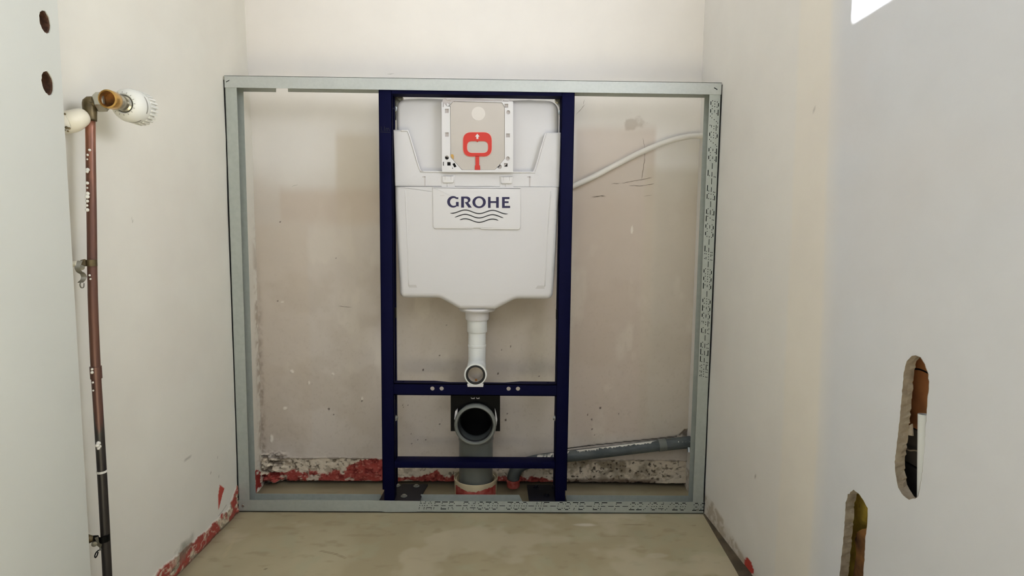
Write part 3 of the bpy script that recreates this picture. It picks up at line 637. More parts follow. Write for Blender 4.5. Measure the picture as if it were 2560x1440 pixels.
# ------------------------------------------------------------------ blue installation frame
bf = empty('toilet_mounting_frame', (0, .025, 0), 'dark blue steel toilet mounting frame standing inside the galvanised framing', 'mounting frame')
Y0, PD, PW, PTH = .0035, .045, .0335, .0022
PZ0, PZ1 = .062, 1.128
for s in (-1, 1):
    b = NB(); xo = .25
    def bx(a0, a1, y0, y1, z0=PZ0, z1=PZ1, bev=.0006):
        a, c = sorted((s*a0, s*a1)); box(b, a, c, y0, y1, z0, z1, bev)
    bx(xo-PW, xo, Y0, Y0+PTH); bx(xo-PTH, xo, Y0, Y0+PD); bx(xo-PW, xo, Y0+PD-PTH, Y0+PD)
    bx(xo-PW, xo-PW+PTH, Y0, Y0+.014); bx(xo-PW, xo-PW+PTH, Y0+PD-.014, Y0+PD)
    post = obj('post', b, M_BLUE, bf, smooth=.6)
    b = NB(); bx(xo-.0305, xo-.0035, Y0+.004, Y0+PD-.004, .0045, .30, .001); leg = obj('leg', b, M_BLUE, bf, smooth=.6)
    if s < 0:
        # pencilled height mark
        b = NB()
        def stroke(*pp):
            for (u0, v0), (u1, v1) in zip(pp, pp[1:]):
                a_, c_ = atY(u0, v0, Y0), atY(u1, v1, Y0); d_ = Vector((c_[0]-a_[0], 0, c_[2]-a_[2])); n_ = Vector((-d_.z, 0, d_.x)).normalized()*.0006
                A, C = Vector((a_[0], Y0-.00025, a_[2])), Vector((c_[0], Y0-.00025, c_[2])); b.faces.new([b.verts.new(q) for q in (A+n_, C+n_, C-n_, A-n_)])
        stroke((953, 316), (953, 328)); stroke((957, 326), (957, 328)); stroke((961, 316), (961, 328))
        stroke((965, 328), (965, 321), (968, 320), (969, 328)); stroke((969, 322), (972, 320), (974, 328)); stroke((951, 330), (976, 331))
        obj('pencil_mark', b, mat('pencil', (10, 10, 26), .6), post, recalc=False)
    # foot plate with its bolts
    b = NB(); zt = .0295
    if s < 0: o = [XZ(u, 1230, .06)[0] for u in (958, 1058)]; outl = [(o[0], .0065), (o[1]-.003, .0065), (o[1]-.001, .05), (o[1]+.006, .112), (o[0]+.002, .112)]
    else: o = [XZ(u, 1230, .06)[0] for u in (1321, 1412)]; outl = [(o[0], .0065), (o[1], .0065), (o[1]-.002, .112), (o[0]-.002, .112)]
    plate(b, outl, [], zt-.005, .005, 'z')
    box(b, outl[0][0]+.004, outl[0][0]+.007, .008, .110, .0035, zt-.004) if s > 0 else box(b, outl[1][0]-.007, outl[1][0]-.004, .008, .110, .0035, zt-.004)
    fp = obj('foot_plate', b, M_DBLUE, bf)
    for (u, v) in (((994, 1213), (1041, 1214), (1010, 1239)) if s < 0 else ((1340, 1215), (1386, 1216), (1367, 1236))):
        q = atZ(u, v, zt+.002); b = NB(); hexbolt(b, (q[0], min(q[1], .102), zt), (0, 0, 1), .0056, .0045, .0088); obj('bolt', b, M_ZINC if s < 0 else M_DBLUE, fp, smooth=.5)
    # side bolts half way up and the fixing brackets at the top
    q = atY(988 if s < 0 else 1388, 1045, .025); b = NB(); hexbolt(b, (s*(.25-PW), .024, q[2]), (-s, 0, 0), .0062, .0052, .008); obj('bolt', b, M_ZINC, bf, smooth=.5)
    b = NB(); u = 1 if s < 0 else 0
    pz = [XZ(q_, v_, .055) for q_, v_ in (((981, 236), (1003, 238), (1004, 252), (994, 262), (991, 300), (981, 299)) if s < 0 else ((1407, 240), (1389, 240), (1388, 256), (1398, 268), (1400, 307), (1408, 307)))]
    plate(b, pz, [], .054, .002); br = obj('fixing_bracket', b, M_NICK, bf)
    q = XZ(1001, 246, .05) if s < 0 else XZ(1394, 249, .05); b = NB(); lathe(b, [(0, 0), (.0065, 0), (.0075, .001), (.0075, .012), (0, .012)], (q[0], .046, q[1]), (0, 1, 0), 16); obj('spacer', b, M_NICK, br, smooth=.6)
    q = XZ(987, 272, .05) if s < 0 else XZ(1402, 281, .05); b = NB(); lathe(b, [(0, 0), (.0035, 0), (.0042, .0015), (.0042, .003), (.0072, .0035), (.0072, .006), (0, .006)], (q[0], .046, q[1]), (0, 1, 0), 16); obj('bolt', b, M_ZINC, br, smooth=.5)
    b = NB(); xx = s*(.25-PW-.001); box(b, xx-.0012, xx+.0012, .020, .034, *(sorted((XZ(985, 795, .02)[1], XZ(985, 770, .02)[1]))))
    obj('slot_cover', b, M_BLK, post)
xi = .25-PW+.0005
b = NB(); box(b, -xi, xi, Y0, Y0+.0022, 1.110, 1.128, .0005); box(b, -xi, xi, Y0, Y0+.036, 1.108, 1.1105, .0005); obj('crossbar', b, M_BLUE, bf)
# upper crossbar with its four fixing holes and shaped top flange
z0, z1 = XZ(1180, 989, Y0)[1], XZ(1180, 959.5, Y0)[1]
b = NB(); hs = [ell(*XZ(u, v, Y0), .0056) for u, v in ((1081, 971.5), (1104, 971.5), (1271.5, 972), (1295, 972))]
plate(b, rpoly([(-xi, z0), (xi, z0), (xi, z1), (-xi, z1)], .0008, 2), hs, Y0, .0024)
yy = lambda u, v: atZ(u, v, z1)[1]
dpE, dpM = .030, .0165
xa = [atZ(u, 955, z1)[0] for u in (1085, 1125, 1262, 1300)]
plate(b, [(-xi, Y0), (xi, Y0), (xi, Y0+dpE), (xa[3], Y0+dpE), (xa[2], Y0+dpM), (xa[1], Y0+dpM), (xa[0], Y0+dpE), (-xi, Y0+dpE)], [ell(atZ(1008, 954, z1)[0], Y0+.018, .004, .004, 12), ell(atZ(1369, 955, z1)[0], Y0+.018, .004, .004, 12)], z1-.0024, .0024, 'z')
box(b, -xi, xi, Y0, Y0+.030, z0, z0+.0022); obj('crossbar', b, M_BLUE, bf, recalc=True)
z0, z1 = XZ(1180, 1171, Y0)[1], XZ(1180, 1155.5, Y0)[1]
b = NB(); box(b, -xi, xi, Y0, Y0+.040, z0, z1, .0014); obj('crossbar', b, M_BLUE, bf, smooth=.5)
# black bracket that holds the waste bend
b = NB(); yk = .034; q = [XZ(u, v, yk) for u, v in ((1127, 985), (1250, 985), (1250, 1077), (1239, 1077), (1238, 1060))]; c0 = XZ(1189, 1059, yk); rr = .0565
arc = [(c0[0] + rr*math.cos(t), c0[1] + rr*math.sin(t)) for t in np.linspace(.0, PI, 24)]
puff(b, q[:4] + [XZ(1239.5, 1062, yk)] + arc + [XZ(1138.5, 1062, yk), XZ(1138, 1077, yk), XZ(1127, 1077, yk)], yk-.004, yk+.022, .001, 2)
kb = obj('pipe_bracket', b, M_BLK, bf, label='black moulded bracket')
for u0, u1 in ((1177, 1187), (1190, 1199)):
    b = NB(); plate(b, [XZ(u_, v_, yk) for u_, v_ in ((u0, 992), (u0+2, 996), (u1, 996), (u1, 992), (u1-3, 994), (u0+3, 994))], [], yk-.0045, .0005); obj('moulded_mark', b, M_PLAS, kb)
for s, us in ((-1, ((1138, 1028), (1144, 1022), (1142, 1045), (1143, 1068), (1139, 1064), (1136, 1046))), (1, ((1237, 1022), (1241, 1036), (1243, 1050), (1241, 1064), (1238, 1066), (1239, 1045)))):
    b = NB(); plate(b, [XZ(u_, v_, .02) for u_, v_ in us], [], .018, .010); obj('retaining_clip', b, M_PLAS, kb)

# ------------------------------------------------------------------ concealed cistern
ci = empty('concealed_cistern', (0, .06, .53), 'white plastic concealed cistern hung between the blue posts', 'cistern')
YT = .014
po = [(988, 468), (989, 520), (994, 620), (1000, 712), (1001, 744), (1100, 744), (1150, 772), (1237, 773), (1287, 747), (1381, 747), (1384, 712), (1390, 620), (1395, 520), (1398, 469)]
ra = [.001, 0, 0, .02, .026, .03, .012, .012, .03, .026, .02, 0, 0, .001]
b = NB(); puff(b, rpoly([XZ(u, v, YT+.012) for u, v in po], ra), YT, .118, .013, 6, True); body = obj('tank_body', b, M_PLAS, ci, smooth=.7)
for pp in (((1013, 476), (1017, 560), (1022, 716)), ((1377, 478), (1371, 560), (1362, 716))):
    b = NB(); sweep(b, [(*XZ(u, v, YT), 0)[:1] + (YT+.0006,) + XZ(u, v, YT)[1:] for u, v in pp], .0016, 8); obj('moulded_rib', b, M_PLAS, body, smooth=True)
for qq in (((1022, 712), (1040, 712), (1043, 719), (1022, 719)), ((1344, 714), (1361, 714), (1361, 722), (1338, 722))):
    b = NB(); plate(b, [XZ(u, v, YT) for u, v in qq], [], YT-.0002, .0006); obj('moulded_tab', b, mat('tab_grey', (186, 182, 178), .5), body)
# upper tank
b = NB(); YU = .040
po = [(992, 470), (992, 249), (1050, 246), (1130, 249), (1190, 246), (1270, 252), (1320, 250), (1396, 253), (1397, 472)]
puff(b, rpoly([XZ(u, v, YU+.01) for u, v in po], [0, .028, .02, .02, .02, .02, .02, .034, 0]), YU, .118, .012, 6); ub = obj('upper_tank', b, M_PLAS, ci, smooth=.7)
# front cover with its cut-out
b = NB(); YC = .020
po = [(983, 324), (1019, 325), (1050, 427), (1335, 429), (1363, 331), (1403, 331), (1398, 470), (987, 466)]
pc = rpoly([XZ(u, v, YC) for u, v in po], [.002, .007, .012, .012, .007, .003, .003, .003]); puff(b, pc, YC, .05, .003, 3); cv = obj('foam_cover', b, M_PLAS2, ci, smooth=.7, label='matt white foam cover')
b = NB(); path = [XZ(u, v, YC) for u, v in ((1002, 327), (1016, 327), (1021, 331), (1035, 376), (1048, 420), (1054, 427), (1062, 429), (1190, 430), (1325, 431), (1333, 429), (1338, 422), (1351, 378), (1364, 333))]
sweep(b, [(x, YC-.0002, z) for x, z in path], .0022, 8, sub=3); obj('cover_rim', b, M_PLATE, cv, smooth=True)
for u in (1062, 1324):
    b = NB(); q0, q1 = XZ(u-6, 441, YC), XZ(u+1.5, 466, YC); box(b, q1[0]-.0022, q1[0], YC-.0012, YC+.001, q1[1], q0[1]); box(b, q0[0], q1[0], YC-.0012, YC+.001, q0[1]-.002, q0[1]); obj('moulded_rib', b, M_MARK, cv)
for u, v in ((1120, 439), (1266.5, 441)):
    A = lambda du, dv: XZ(u+du, v+dv, YC-.006)
    b = NB(); puff(b, rpoly([A(-17, -2), A(17, -2), A(17, 28), A(-17, 28)], .001, 2), YC-.001, YC+.004, .0008, 2); lt = obj('latch', b, M_PLATE, cv)
    b = NB(); puff(b, rpoly([A(-15, 0), A(15, 0), A(14, 18), A(-14, 18)], [.0005, .0005, .004, .004], 4), YC-.006, YC, .0015, 2); ltb = obj('latch_tongue', b, M_PLATE, lt, smooth=.6)
    for du in (-7.5, 7.5):
        b = NB(); q = A(du, 0); box(b, q[0]-.0005, q[0]+.0005, YC-.0063, YC-.005, q[1]-.011, q[1]-.0005); b2 = obj('latch_slot', b, M_MARK, lt)
    b = NB(); q = A(0, 19); box(b, q[0]-.0017, q[0]+.0017, YC-.005, YC, q[1]-.0098, q[1], .0006); obj('latch_pin', b, M_PLATE, lt)
# inspection shaft frame with its slots
b = NB(); YP = .010; z6 = lambda x, y: (1080 + x/6.859, 230 + y/6.859)
outl = rpoly([XZ(*q, YP) for q in ((1104, 243.5), (1283, 248), (1283, 431), (1105, 430))], [.009, .009, .005, .004])
win = rpoly([XZ(*q, YP) for q in ((1125, 262), (1132, 253), (1255, 256), (1262, 268), (1262, 397), (1237, 425), (1155, 425), (1126, 393))], .003, 3)
def sq(x, y, w_=4.6, h_=4.6, rot=0):
    c_ = Vector(z6(x, y)); return [XZ(c_.x + w_*sx*math.cos(rot) - h_*sy*math.sin(rot), c_.y + w_*sx*math.sin(rot) + h_*sy*math.cos(rot), YP) for sx, sy in ((-1, -1), (1, -1), (1, 1), (-1, 1))]
def oc(x, y, r=5, n=10): c_ = z6(x, y); return [XZ(c_[0] + r*math.cos(2*PI*k/n), c_[1] + r*1.05*math.sin(2*PI*k/n), YP) for k in range(n)]
grey_s = [sq(285, 215), sq(255, 325, 4.6, 5.2), sq(255, 730, 4.6, 5.2), sq(1275, 235), oc(1307, 348), sq(1302, 745, 4.8, 4.8), oc(1298, 1142, 5.2), oc(1160, 1282, 5.4), sq(285, 122, 5.5, 1), sq(1275, 142, 5.5, 1), sq(192, 222, .9, 5), oc(1208, 150, 1.3)]
blk_s = [oc(255, 1125, 5), sq(290, 1232, 4.2, 4.4), sq(385, 1255, 3, 5.2, -.5), oc(352, 1306, 1.4, 6), sq(196, 1230, 1, 5), sq(1265, 1250, 4.4, 4.4)]
plate(b, outl, [win] + grey_s + blk_s, YP, .0035); ins = obj('inspection_frame', b, M_PLATE, ci)
b = NB(); puff(b, inset(outl, .001), YP+.0038, YP+.035, .0006, 1)
sh = obj('shaft_box', b, M_MARK, ci)
b = NB(); puff(b, inset(win, .0004), YP+.0018, YP+.0037, .0006, 1); pane = obj('inspection_panel', b, M_PANE, ci, label='grey beige smooth panel')
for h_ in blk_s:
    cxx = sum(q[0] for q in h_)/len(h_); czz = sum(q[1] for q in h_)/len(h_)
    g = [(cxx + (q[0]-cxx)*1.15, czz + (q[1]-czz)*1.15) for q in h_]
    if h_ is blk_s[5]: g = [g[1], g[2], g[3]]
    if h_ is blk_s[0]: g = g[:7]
    b = NB(); plate(b, g, [], YP+.0033, .0004); obj('slot_shade', b, M_DARK, sh)  # black plate behind each slot imitates the shade of a deep hole
b = NB(); plate(b, ell(*XZ(1196, 284, YP), .0175, n=40), [], YP+.0012, .0008); obj('knock_out_disc', b, M_DISC, pane)
b = NB(); q = XZ(1160, 252.5, YP), XZ(1232, 254.5, YP); box(b, q[0][0], q[1][0], YP+.001, YP+.006, q[1][1], q[1][1]+.0014); obj('panel_lip', b, M_MARK, pane)
b = NB(); plate(b, [XZ(*z6(*q), YP) for q in ((322, 1068), (362, 1068), (374, 1100), (370, 1155), (345, 1135), (322, 1105))], [], YP+.0012, .001); obj('brass_fitting', b, M_BRASS, sh)
# red pull key
kc = XZ(1193.5, 360.5, YP)
KO = rpoly([XZ(u, v, YP) for u, v in ((1158, 331), (1229, 331), (1229, 391), (1158, 391))], .021, 8)
KI = rpoly([XZ(u, v, YP) for u, v in ((1167.5, 352.5), (1220.5, 352.5), (1220.5, 382.5), (1167.5, 382.5))], .0135, 8)
ar = [XZ(u, v, YP) for u, v in ((1193.4, 334.5), (1199, 341.5), (1195.8, 341.5), (1195.8, 347.5), (1191, 347.5), (1191, 341.5), (1187.8, 341.5))]
b = NB(); plate(b, KO, [KI], YP-.0008, .0040); key = obj('pull_key', b, M_RED, ci, label='red plastic pull key')
b = NB(); plate(b, inset(KO, -.0011), [inset(KI, .0009)], YP+.0006, .0012); obj('key_rim', b, M_PINK, key)
b = NB(); plate(b, ar, [], YP-.0011, .0003); obj('key_arrow', b, M_PLATE, key)
b = NB(); plate(b, [XZ(u, v, YP) for u, v in ((1188.5, 390), (1198, 390), (1198, 413), (1200, 414), (1200.5, 425), (1187, 425), (1187.3, 414), (1188.8, 413))], [], YP-.0008, .0040); obj('key_stem', b, M_RED, key)
b = NB(); plate(b, [XZ(u, v, YP) for u, v in ((1191, 352), (1196, 352), (1194.6, 355), (1192.3, 355))], [], YP-.0008, .0036); obj('key_nub', b, M_RED, key)
# logo panel
b = NB(); YLG = .0105
po = [(1081, 468), (1302, 470), (1301.5, 575), (1203, 574), (1200, 571), (1184, 571), (1180, 573), (1082, 572)]
puff(b, rpoly([XZ(u, v, YLG) for u, v in po], [.001, .001, .009, .003, .003, .003, .003, .009]), YLG, YT+.001, .0022, 3); lp = obj('logo_panel', b, M_PLATE, ci, smooth=.6)
z8 = lambda x, y: XZ(1080 + x/8.473, 430 + y/8.473, YLG)
def letter(outline, holes=(), m=M_INK, nm='logo_letter'):
    b = NB(); plate(b, [z8(*q) for q in outline], [[z8(*q) for q in h_] for h_ in holes], YLG-.0003, .0003); obj(nm, b, m, lp)
arcp = lambda cx, cy, rx, ry, a0, a1, n=26: [(cx + rx*math.cos(math.radians(a)), cy + ry*math.sin(math.radians(a))) for a in np.linspace(a0, a1, n)]
letter([(558, 575)] + [(556, 528)] + arcp(447, 632, 126, 122, -48, -311, 36)[0:] + [(566, 733), (566, 634), (508, 634), (508, 708)] + arcp(460, 634, 78, 82, 62, 309, 30))
letter([(618, 520), (735, 520)] + arcp(735, 588, 80, 68, -88, 62, 16) + [(782, 668), (845, 754), (772, 754), (692, 640)] + arcp(722, 602, 38, 38, 60, -80, 8) + [(722, 560), (677, 560), (677, 754), (618, 754)])
letter(arcp(998, 640, 143, 125, 0, 352, 44), [arcp(998, 640, 82, 88, 0, 350, 36)])
letter([(1187, 527), (1242, 527), (1242, 617), (1358, 617), (1358, 529), (1415, 529), (1415, 760), (1358, 760), (1358, 657), (1242, 657), (1242, 760), (1187, 760)])
letter([(1484, 530), (1642, 530), (1642, 573), (1540, 573), (1540, 620), (1622, 620), (1622, 659), (1540, 659), (1540, 718), (1655, 718), (1655, 762), (1484, 762)])
for y_c, x0_, x1_, lift in ((845, 385, 1608, 0), (937, 482, 1512, 0), (1030, 588, 1408, 0)):
    up_, lo_ = [], []
    for k in range(61):
        x_ = x0_ + (x1_-x0_)*k/60; t = (x_-995)/290*PI; y_ = y_c + 36*math.cos(t) + (x_-995)*.012; hw = 11*min(1, .35 + min(k, 60-k)/4)
        up_.append((x_, y_-hw)); lo_.append((x_, y_+hw))
    letter(up_ + lo_[::-1], m=M_INKB, nm='logo_wave')
b = NB(); plate(b, [z8(*q) for q in ((170, 497), (265, 497), (265, 503), (180, 503))], [], YLG-.0003, .0003); obj('printed_dash', b, M_MARK, lp)

# ------------------------------------------------------------------ flush pipe
AX = XZ(1193, 790, .065)[0]; YA = .065
zz = lambda v: XZ(1193, v, YA)[1]
fp = empty('flush_pipe', (AX, YA, zz(935)), 'white plastic flush pipe hanging from the cistern to the upper blue crossbar', 'pipe')
b = NB(); lathe(b, [(.0, zz(768)), (.049, zz(768)), (.050, zz(773)), (.047, zz(776.5)), (.033, zz(779)), (.033, zz(779)-.001), (.0, zz(779)-.001)], (AX, YA, 0), (0, 0, 1), 48); obj('outlet_collar', b, M_PLAS, fp, smooth=.6)
b = NB(); lathe(b, [(0, zz(777)), (.0325, zz(777)), (.0325, zz(796)), (.031, zz(799)), (0, zz(799))], (AX, YA, 0), (0, 0, 1), 40); obj('union_nut', b, M_PLAS, fp, smooth=.6)
z3 = XZ(1189, 935, YA)[1]
X2 = XZ(1192, 900, YA)[0]; XE = atY(1189, 936, .004)[0]; ZE = atY(1189, 936, .004)[2]
b = NB(); lathe(b, [(0, zz(798)), (.0275, zz(798)), (.0275, zz(828)), (.0262, zz(830)), (.0242, zz(831)), (.0242, zz(860)), (.0252, zz(861)), (.0252, zz(866)), (.0242, zz(867)), (.0238, ZE+.03), (0, ZE+.03)], (AX, YA, 0), (0, 0, 1), 40); obj('down_pipe', b, M_PIPE, fp, smooth=.6)
b = NB(); cpts = [(AX, YA, ZE+.032), (AX, YA, ZE+.022), (AX-.0005, YA-.006, ZE+.008), (AX-.001, YA-.020, ZE+.001), (XE, .030, ZE), (XE, .012, ZE)]
sweep(b, cpts, [.0238, .0242, .026, .0265, .0265, .0265], 32, False, 5); obj('elbow', b, M_PIPE, fp, smooth=True)
b = NB(); lathe(b, [(.0265, .012), (.0295, .011), (.0305, .006), (.0305, .001), (.029, -.001), (.026, -.001), (.0235, .002), (.0235, .020)], (XE, 0, ZE), (0, 1, 0), 48); obj('socket_ring', b, M_PIPE, fp, smooth=.7)
b = NB(); lathe(b, [(.0262, -.0014), (.0262, .001), (.0205, .004), (.0205, .0), (.0225, -.0018)], (XE, 0, ZE), (0, 1, 0), 48, close=True); obj('gasket', b, M_RUB, fp, smooth=.7, label='black rubber gasket')
b = NB(); lathe(b, [(.0207, .003), (.0207, .030), (.019, .040), (0, .044)], (XE, 0, ZE), (0, 1, 0), 40); el = obj('pipe_bore', b, mat('pipe_inside', (206, 198, 186), .5, rgb2=(190, 178, 164), scale=30), fp, smooth=.7)
b = NB(); rs = random.Random(5)
lathe(b, [(0, 0), (.0035, 0), (.0025, .0008), (0, .001)], (XE+.0015, .0042, ZE-.0155), (0, -1, .4), 7); obj('rust_flake', b, M_BRASSI, el)
b = NB(); q0, q1 = XZ(1168, 959, 0), XZ(1209, 967, 0)
puff(b, rpoly([(q0[0], q0[1]), (q0[0]+.008, q0[1]), (q0[0]+.012, q0[1]-.004), (q1[0]-.012, q0[1]-.004), (q1[0]-.008, q0[1]), (q1[0], q0[1]), (q1[0]-.001, q1[1]), (q0[0]+.001, q1[1])], .0012, 2), -.003, .0034, .0008, 2); obj('pipe_clip', b, M_PLAS, fp)

# ------------------------------------------------------------------ waste bend and floor socket
WX = XZ(1190, 1150, .105)[0]; WY = .105; zc = XZ(1188.5, 1060, .016)[1]; WXF = XZ(1188.5, 1060, .016)[0]
wb = empty('waste_bend', (WX, WY, .03), 'grey plastic waste bend with open socket under the upper blue crossbar', 'waste pipe')
b = NB(); pts_ = [(WXF, .020, zc), (WXF, .050, zc)] + [(WXF + (WX-WXF)*t, .050 + .055*math.sin(t*PI/2), zc - .055*(1-math.cos(t*PI/2))) for t in (.2, .4, .6, .8, 1)] + [(WX, WY, zc-.09), (WX, WY, .035)]
sweep(b, pts_, .0483, 40, False, 3); obj('bend', b, M_GREY, wb, smooth=True)
b = NB(); lathe(b, [(.0485, .052), (.0530, .046), (.0545, .030), (.0555, .020), (.0568, .016), (.0568, .008), (.0545, .003), (.0520, .001), (.0500, .001), (.0478, .004), (.0470, .010), (.0450, .014)], (WXF, 0, zc), (0, 1, 0), 56); obj('socket', b, M_GREY, wb, smooth=.8)
b = NB(); lathe(b, [(.0470, .008), (.0448, .010), (.0440, .013), (.0455, .016)], (WXF, 0, zc), (0, 1, 0), 56); obj('seal', b, M_RUB, wb, smooth=.8)
b = NB(); lathe(b, [(.0446, .012), (.0440, .050)], (WXF, 0, zc), (0, 1, 0), 48); obj('bore', b, M_GREYD, wb, smooth=.7)
b = NB(); sweep(b, pts_[1:], .0440, 40, True, 3); b.faces.ensure_lookup_table(); bmesh.ops.delete(b, geom=[max(b.faces, key=lambda f: f.calc_area()*(1 if f.calc_center_median().y < .06 else 0))], context='FACES'); obj('inner_bend', b, mat('shaded_bore', (30, 30, 29), .7, spec=.15), wb, smooth=True)  # lining coloured near black to paint in the shade inside the bend
b = NB(); lathe(b, [(.0484, 0), (.0502, .002), (.0502, .012), (.0484, .014)], (WX, WY, zc-.075), (0, 0, 1), 48); obj('bead', b, M_GREY, wb, smooth=.8)
ds = empty('floor_socket', (WX, WY, 0), 'cream floor socket with peeling red paint around the grey waste bend', 'pipe socket')
zr_ = .056
b = NB(); lathe(b, [(.059, .0), (.061, .012), (.0615, .024), (.0618, zr_-.010), (.0632, zr_-.006), (.0632, zr_), (.0615, zr_+.0015), (.0590, zr_-.001), (.0575, zr_-.004), (.0550, zr_-.003), (.0500, zr_-.010), (.0490, zr_-.014)], (WX, WY, 0), (0, 0, 1), 56); obj('socket_body', b, M_CREAM, ds, smooth=.8)
b = NB(); n = 80; rows = 7; ring = []
for k in range(n+1):
    t = math.radians(-152 + 128*k/n); e0 = .024*fbm(np.array([k*.045]), np.array([1.]), 6, 91, 4)[0]; dip = .006*math.exp(-((k/n-.42)/.22)**2)
    topz = zr_ - .008 - dip - e0*.28; lowz = .004 + .010*fbm(np.array([k*.07]), np.array([4.]), 6, 92, 3)[0]
    ring.append([b.verts.new((WX + .0630*math.cos(t), WY + .0630*math.sin(t), lowz + (topz-lowz)*i/rows)) for i in range(rows+1)])
for A, C in zip(ring, ring[1:]):
    for i in range(rows): b.faces.new((A[i], C[i], C[i+1], A[i+1]))
obj('red_paint_band', b, M_REDP, ds, smooth=True)

# ------------------------------------------------------------------ pipes on the back wall
gp = empty('basin_waste_pipe', (.45, .135, .12), 'grey waste pipe smeared with plaster sloping along the back wall on the right', 'pipe')
Yp = .134
pp = [atY(u, v, Yp) for u, v in ((1735, 1105), (1660, 1112), (1560, 1124), (1470, 1135), (1400, 1143), (1345, 1150), (1312, 1158))]
b = NB(); sweep(b, pp, .0165, 24, True, 4); gpo = obj('pipe', b, M_GREYR, gp, smooth=True)
b = NB(); a_, c_ = atY(1646, 1113.5, Yp), atY(1664, 1111.5, Yp); sweep(b, [a_, c_], .0182, 28, True, 1); obj('joint_band', b, M_GREY, gp, smooth=.6)
b = NB(); a_, c_ = atY(1664, 1111.5, Yp), atY(1738, 1104, Yp); sweep(b, [a_, c_], .0175, 28, True, 1); obj('sleeve', b, M_GREYR, gp, smooth=.6)
# plaster smears that cap the pipe's top
for us, w_, seed in (((1492, 1530, 1570, 1610, 1640), .006, 3), ((1685, 1708, 1728), .011, 4), ((1312, 1350, 1390, 1425), .011, 6), ((1440, 1470, 1500), .007, 8)):
    b = NB(); rs = random.Random(seed); px_ = [q[0] for q in pp]; N_ = 40; prev = None
    x0_, x1_ = atY(us[0], 1110, Yp)[0], atY(us[-1], 1110, Yp)[0]
    pr = sorted([(q[0], q[2]) for q in pp])
    for k in range(N_+1):
        x_ = x0_ + (x1_-x0_)*k/N_; z_ = np.interp(x_, [q[0] for q in pr], [q[1] for q in pr]); e0 = w_*(.6 + 1.0*rs.random())*min(1, k/4, (N_-k)/4); R_ = .0178 if us[0] > 1680 else .0169
        r = []
        for m_ in range(5):
            t = .15 + (e0/R_)*(m_/4); r.append(b.verts.new((x_, Yp - R_*math.sin(t), z_ + R_*math.cos(t))))
        if prev:
            for i in range(4): b.faces.new((prev[i], prev[i+1], r[i+1], r[i]))
        prev = r
    obj('plaster_smear', b, M_CHIP, gpo, smooth=True)
b = NB(); lathe(b, [(0, 0), (.006, 0), (.006, .014), (0, .014)], atY(1722, 1118, .12), (0, -.3, -1), 8); obj('pipe_clamp', b, M_ZINC, gp)
st = empty('capped_pipe_elbow', tuple(atY(1285, 1205, .118)), 'small grey pipe elbow with red painted cap right of the cream floor socket', 'pipe fitting')
Ye = .122
b = NB(); sweep(b, [atY(u, v, Ye) for u, v in ((1322, 1158), (1305, 1163), (1292, 1172), (1285, 1186), (1283, 1198))], [.0155, .017, .018, .018, .018], 24, True, 4); obj('elbow', b, M_GREYD, st, smooth=True)
q = atY(1283, 1206, Ye); b = NB(); lathe(b, [(0, 0), (.0175, 0), (.019, .004), (.019, .016), (.0205, .018), (.0205, .022), (0, .022)], (q[0], Ye-.002, max(.001, q[2]-.012)), (0, 0, 1), 28); obj('cap', b, M_REDP, st, smooth=.6, label='red painted cap')
cz = NB(); pw = [atY(u, v, .139) for u, v in ((1395, 482), (1433, 465), (1479, 444), (1527, 419), (1571.5, 396), (1611, 377), (1664, 355.5), (1717, 342), (1759, 339.7), (1775, 340))]
sweep(cz, pw, .0078, 20, True, 6); tag(obj('water_hose', cz, M_CONDUIT, smooth=True), 'white hose curving across the back wall behind the right blue post', 'hose')

# ------------------------------------------------------------------ copper pipe, clips and radiator valve on the left wall
XP = -.600
cp = empty('copper_riser_pipe', tuple(atX(262, 1430, XP)), 'tarnished copper riser pipe running down the left wall beside the door', 'pipe')
pth = [atX(u, v, XP) for u, v in ((226, 296), (227, 400), (229.5, 560), (232, 740), (239, 915), (246, 1030), (256, 1200), (263, 1330), (268.5, 1440))]
d_ = pth[-1]-pth[-2]; pth.append(pth[-1] + d_/np.linalg.norm(d_)*.20)
pth[-1][2] = max(pth[-1][2], 0.002)
b = NB(); sweep(b, pth, .0070, 24, True, 3); cpo = obj('pipe', b, M_COP, cp, smooth=True)
b = NB(); a_, c_ = atX(239, 916, XP), atX(241, 946, XP); sweep(b, [a_, c_], .0084, 24, True, 1); obj('solder_sleeve', b, M_COP, cp, smooth=.6)
b = NB(); a_, c_ = atX(254, 1176, XP), atX(254.5, 1181, XP); sweep(b, [a_, c_], .0076, 24, True, 1); obj('solder_bead', b, M_CHIP, cp, smooth=.6)
def chips(lst, par, rad, X0):
    rs = random.Random(11)
    for (u, v, r) in lst:
        c_ = Vector(atX(u, v, X0)); toc = (Vector(CAM)-c_); toc.z = 0; toc.normalize(); c_ = c_ + toc*(rad*.80)
        b = NB(); lathe(b, [(0, .0012), (r*.6, .001), (r, 0), (r, -.003)], c_, toc, 7, rs.random()*3)
        obj('paint_splash', b, M_CHIP, par, smooth=True)
chips([(224, 376, .0022), (219, 388, .0018), (218, 399, .0014), (219, 425, .003), (218, 430, .0022), (218, 458, .0026), (218, 470, .0016), (219, 484, .003), (218, 492, .0034), (218, 503, .0026), (217, 514, .0022), (218, 525, .003), (229, 515, .0014), (224, 688, .0018), (226, 697, .0016), (228, 380, .0009)], cp, .007, XP)
chips([(246, 1106, .0034), (243, 1112, .003), (249, 1114, .0028), (246, 1119, .0024), (259, 1222, .0022), (262, 1218, .0014), (230, 930, .0024), (230, 922, .002), (267, 1336, .002), (270, 1400, .002), (232, 955, .0016), (233, 975, .0014)], cp, .007, XP)
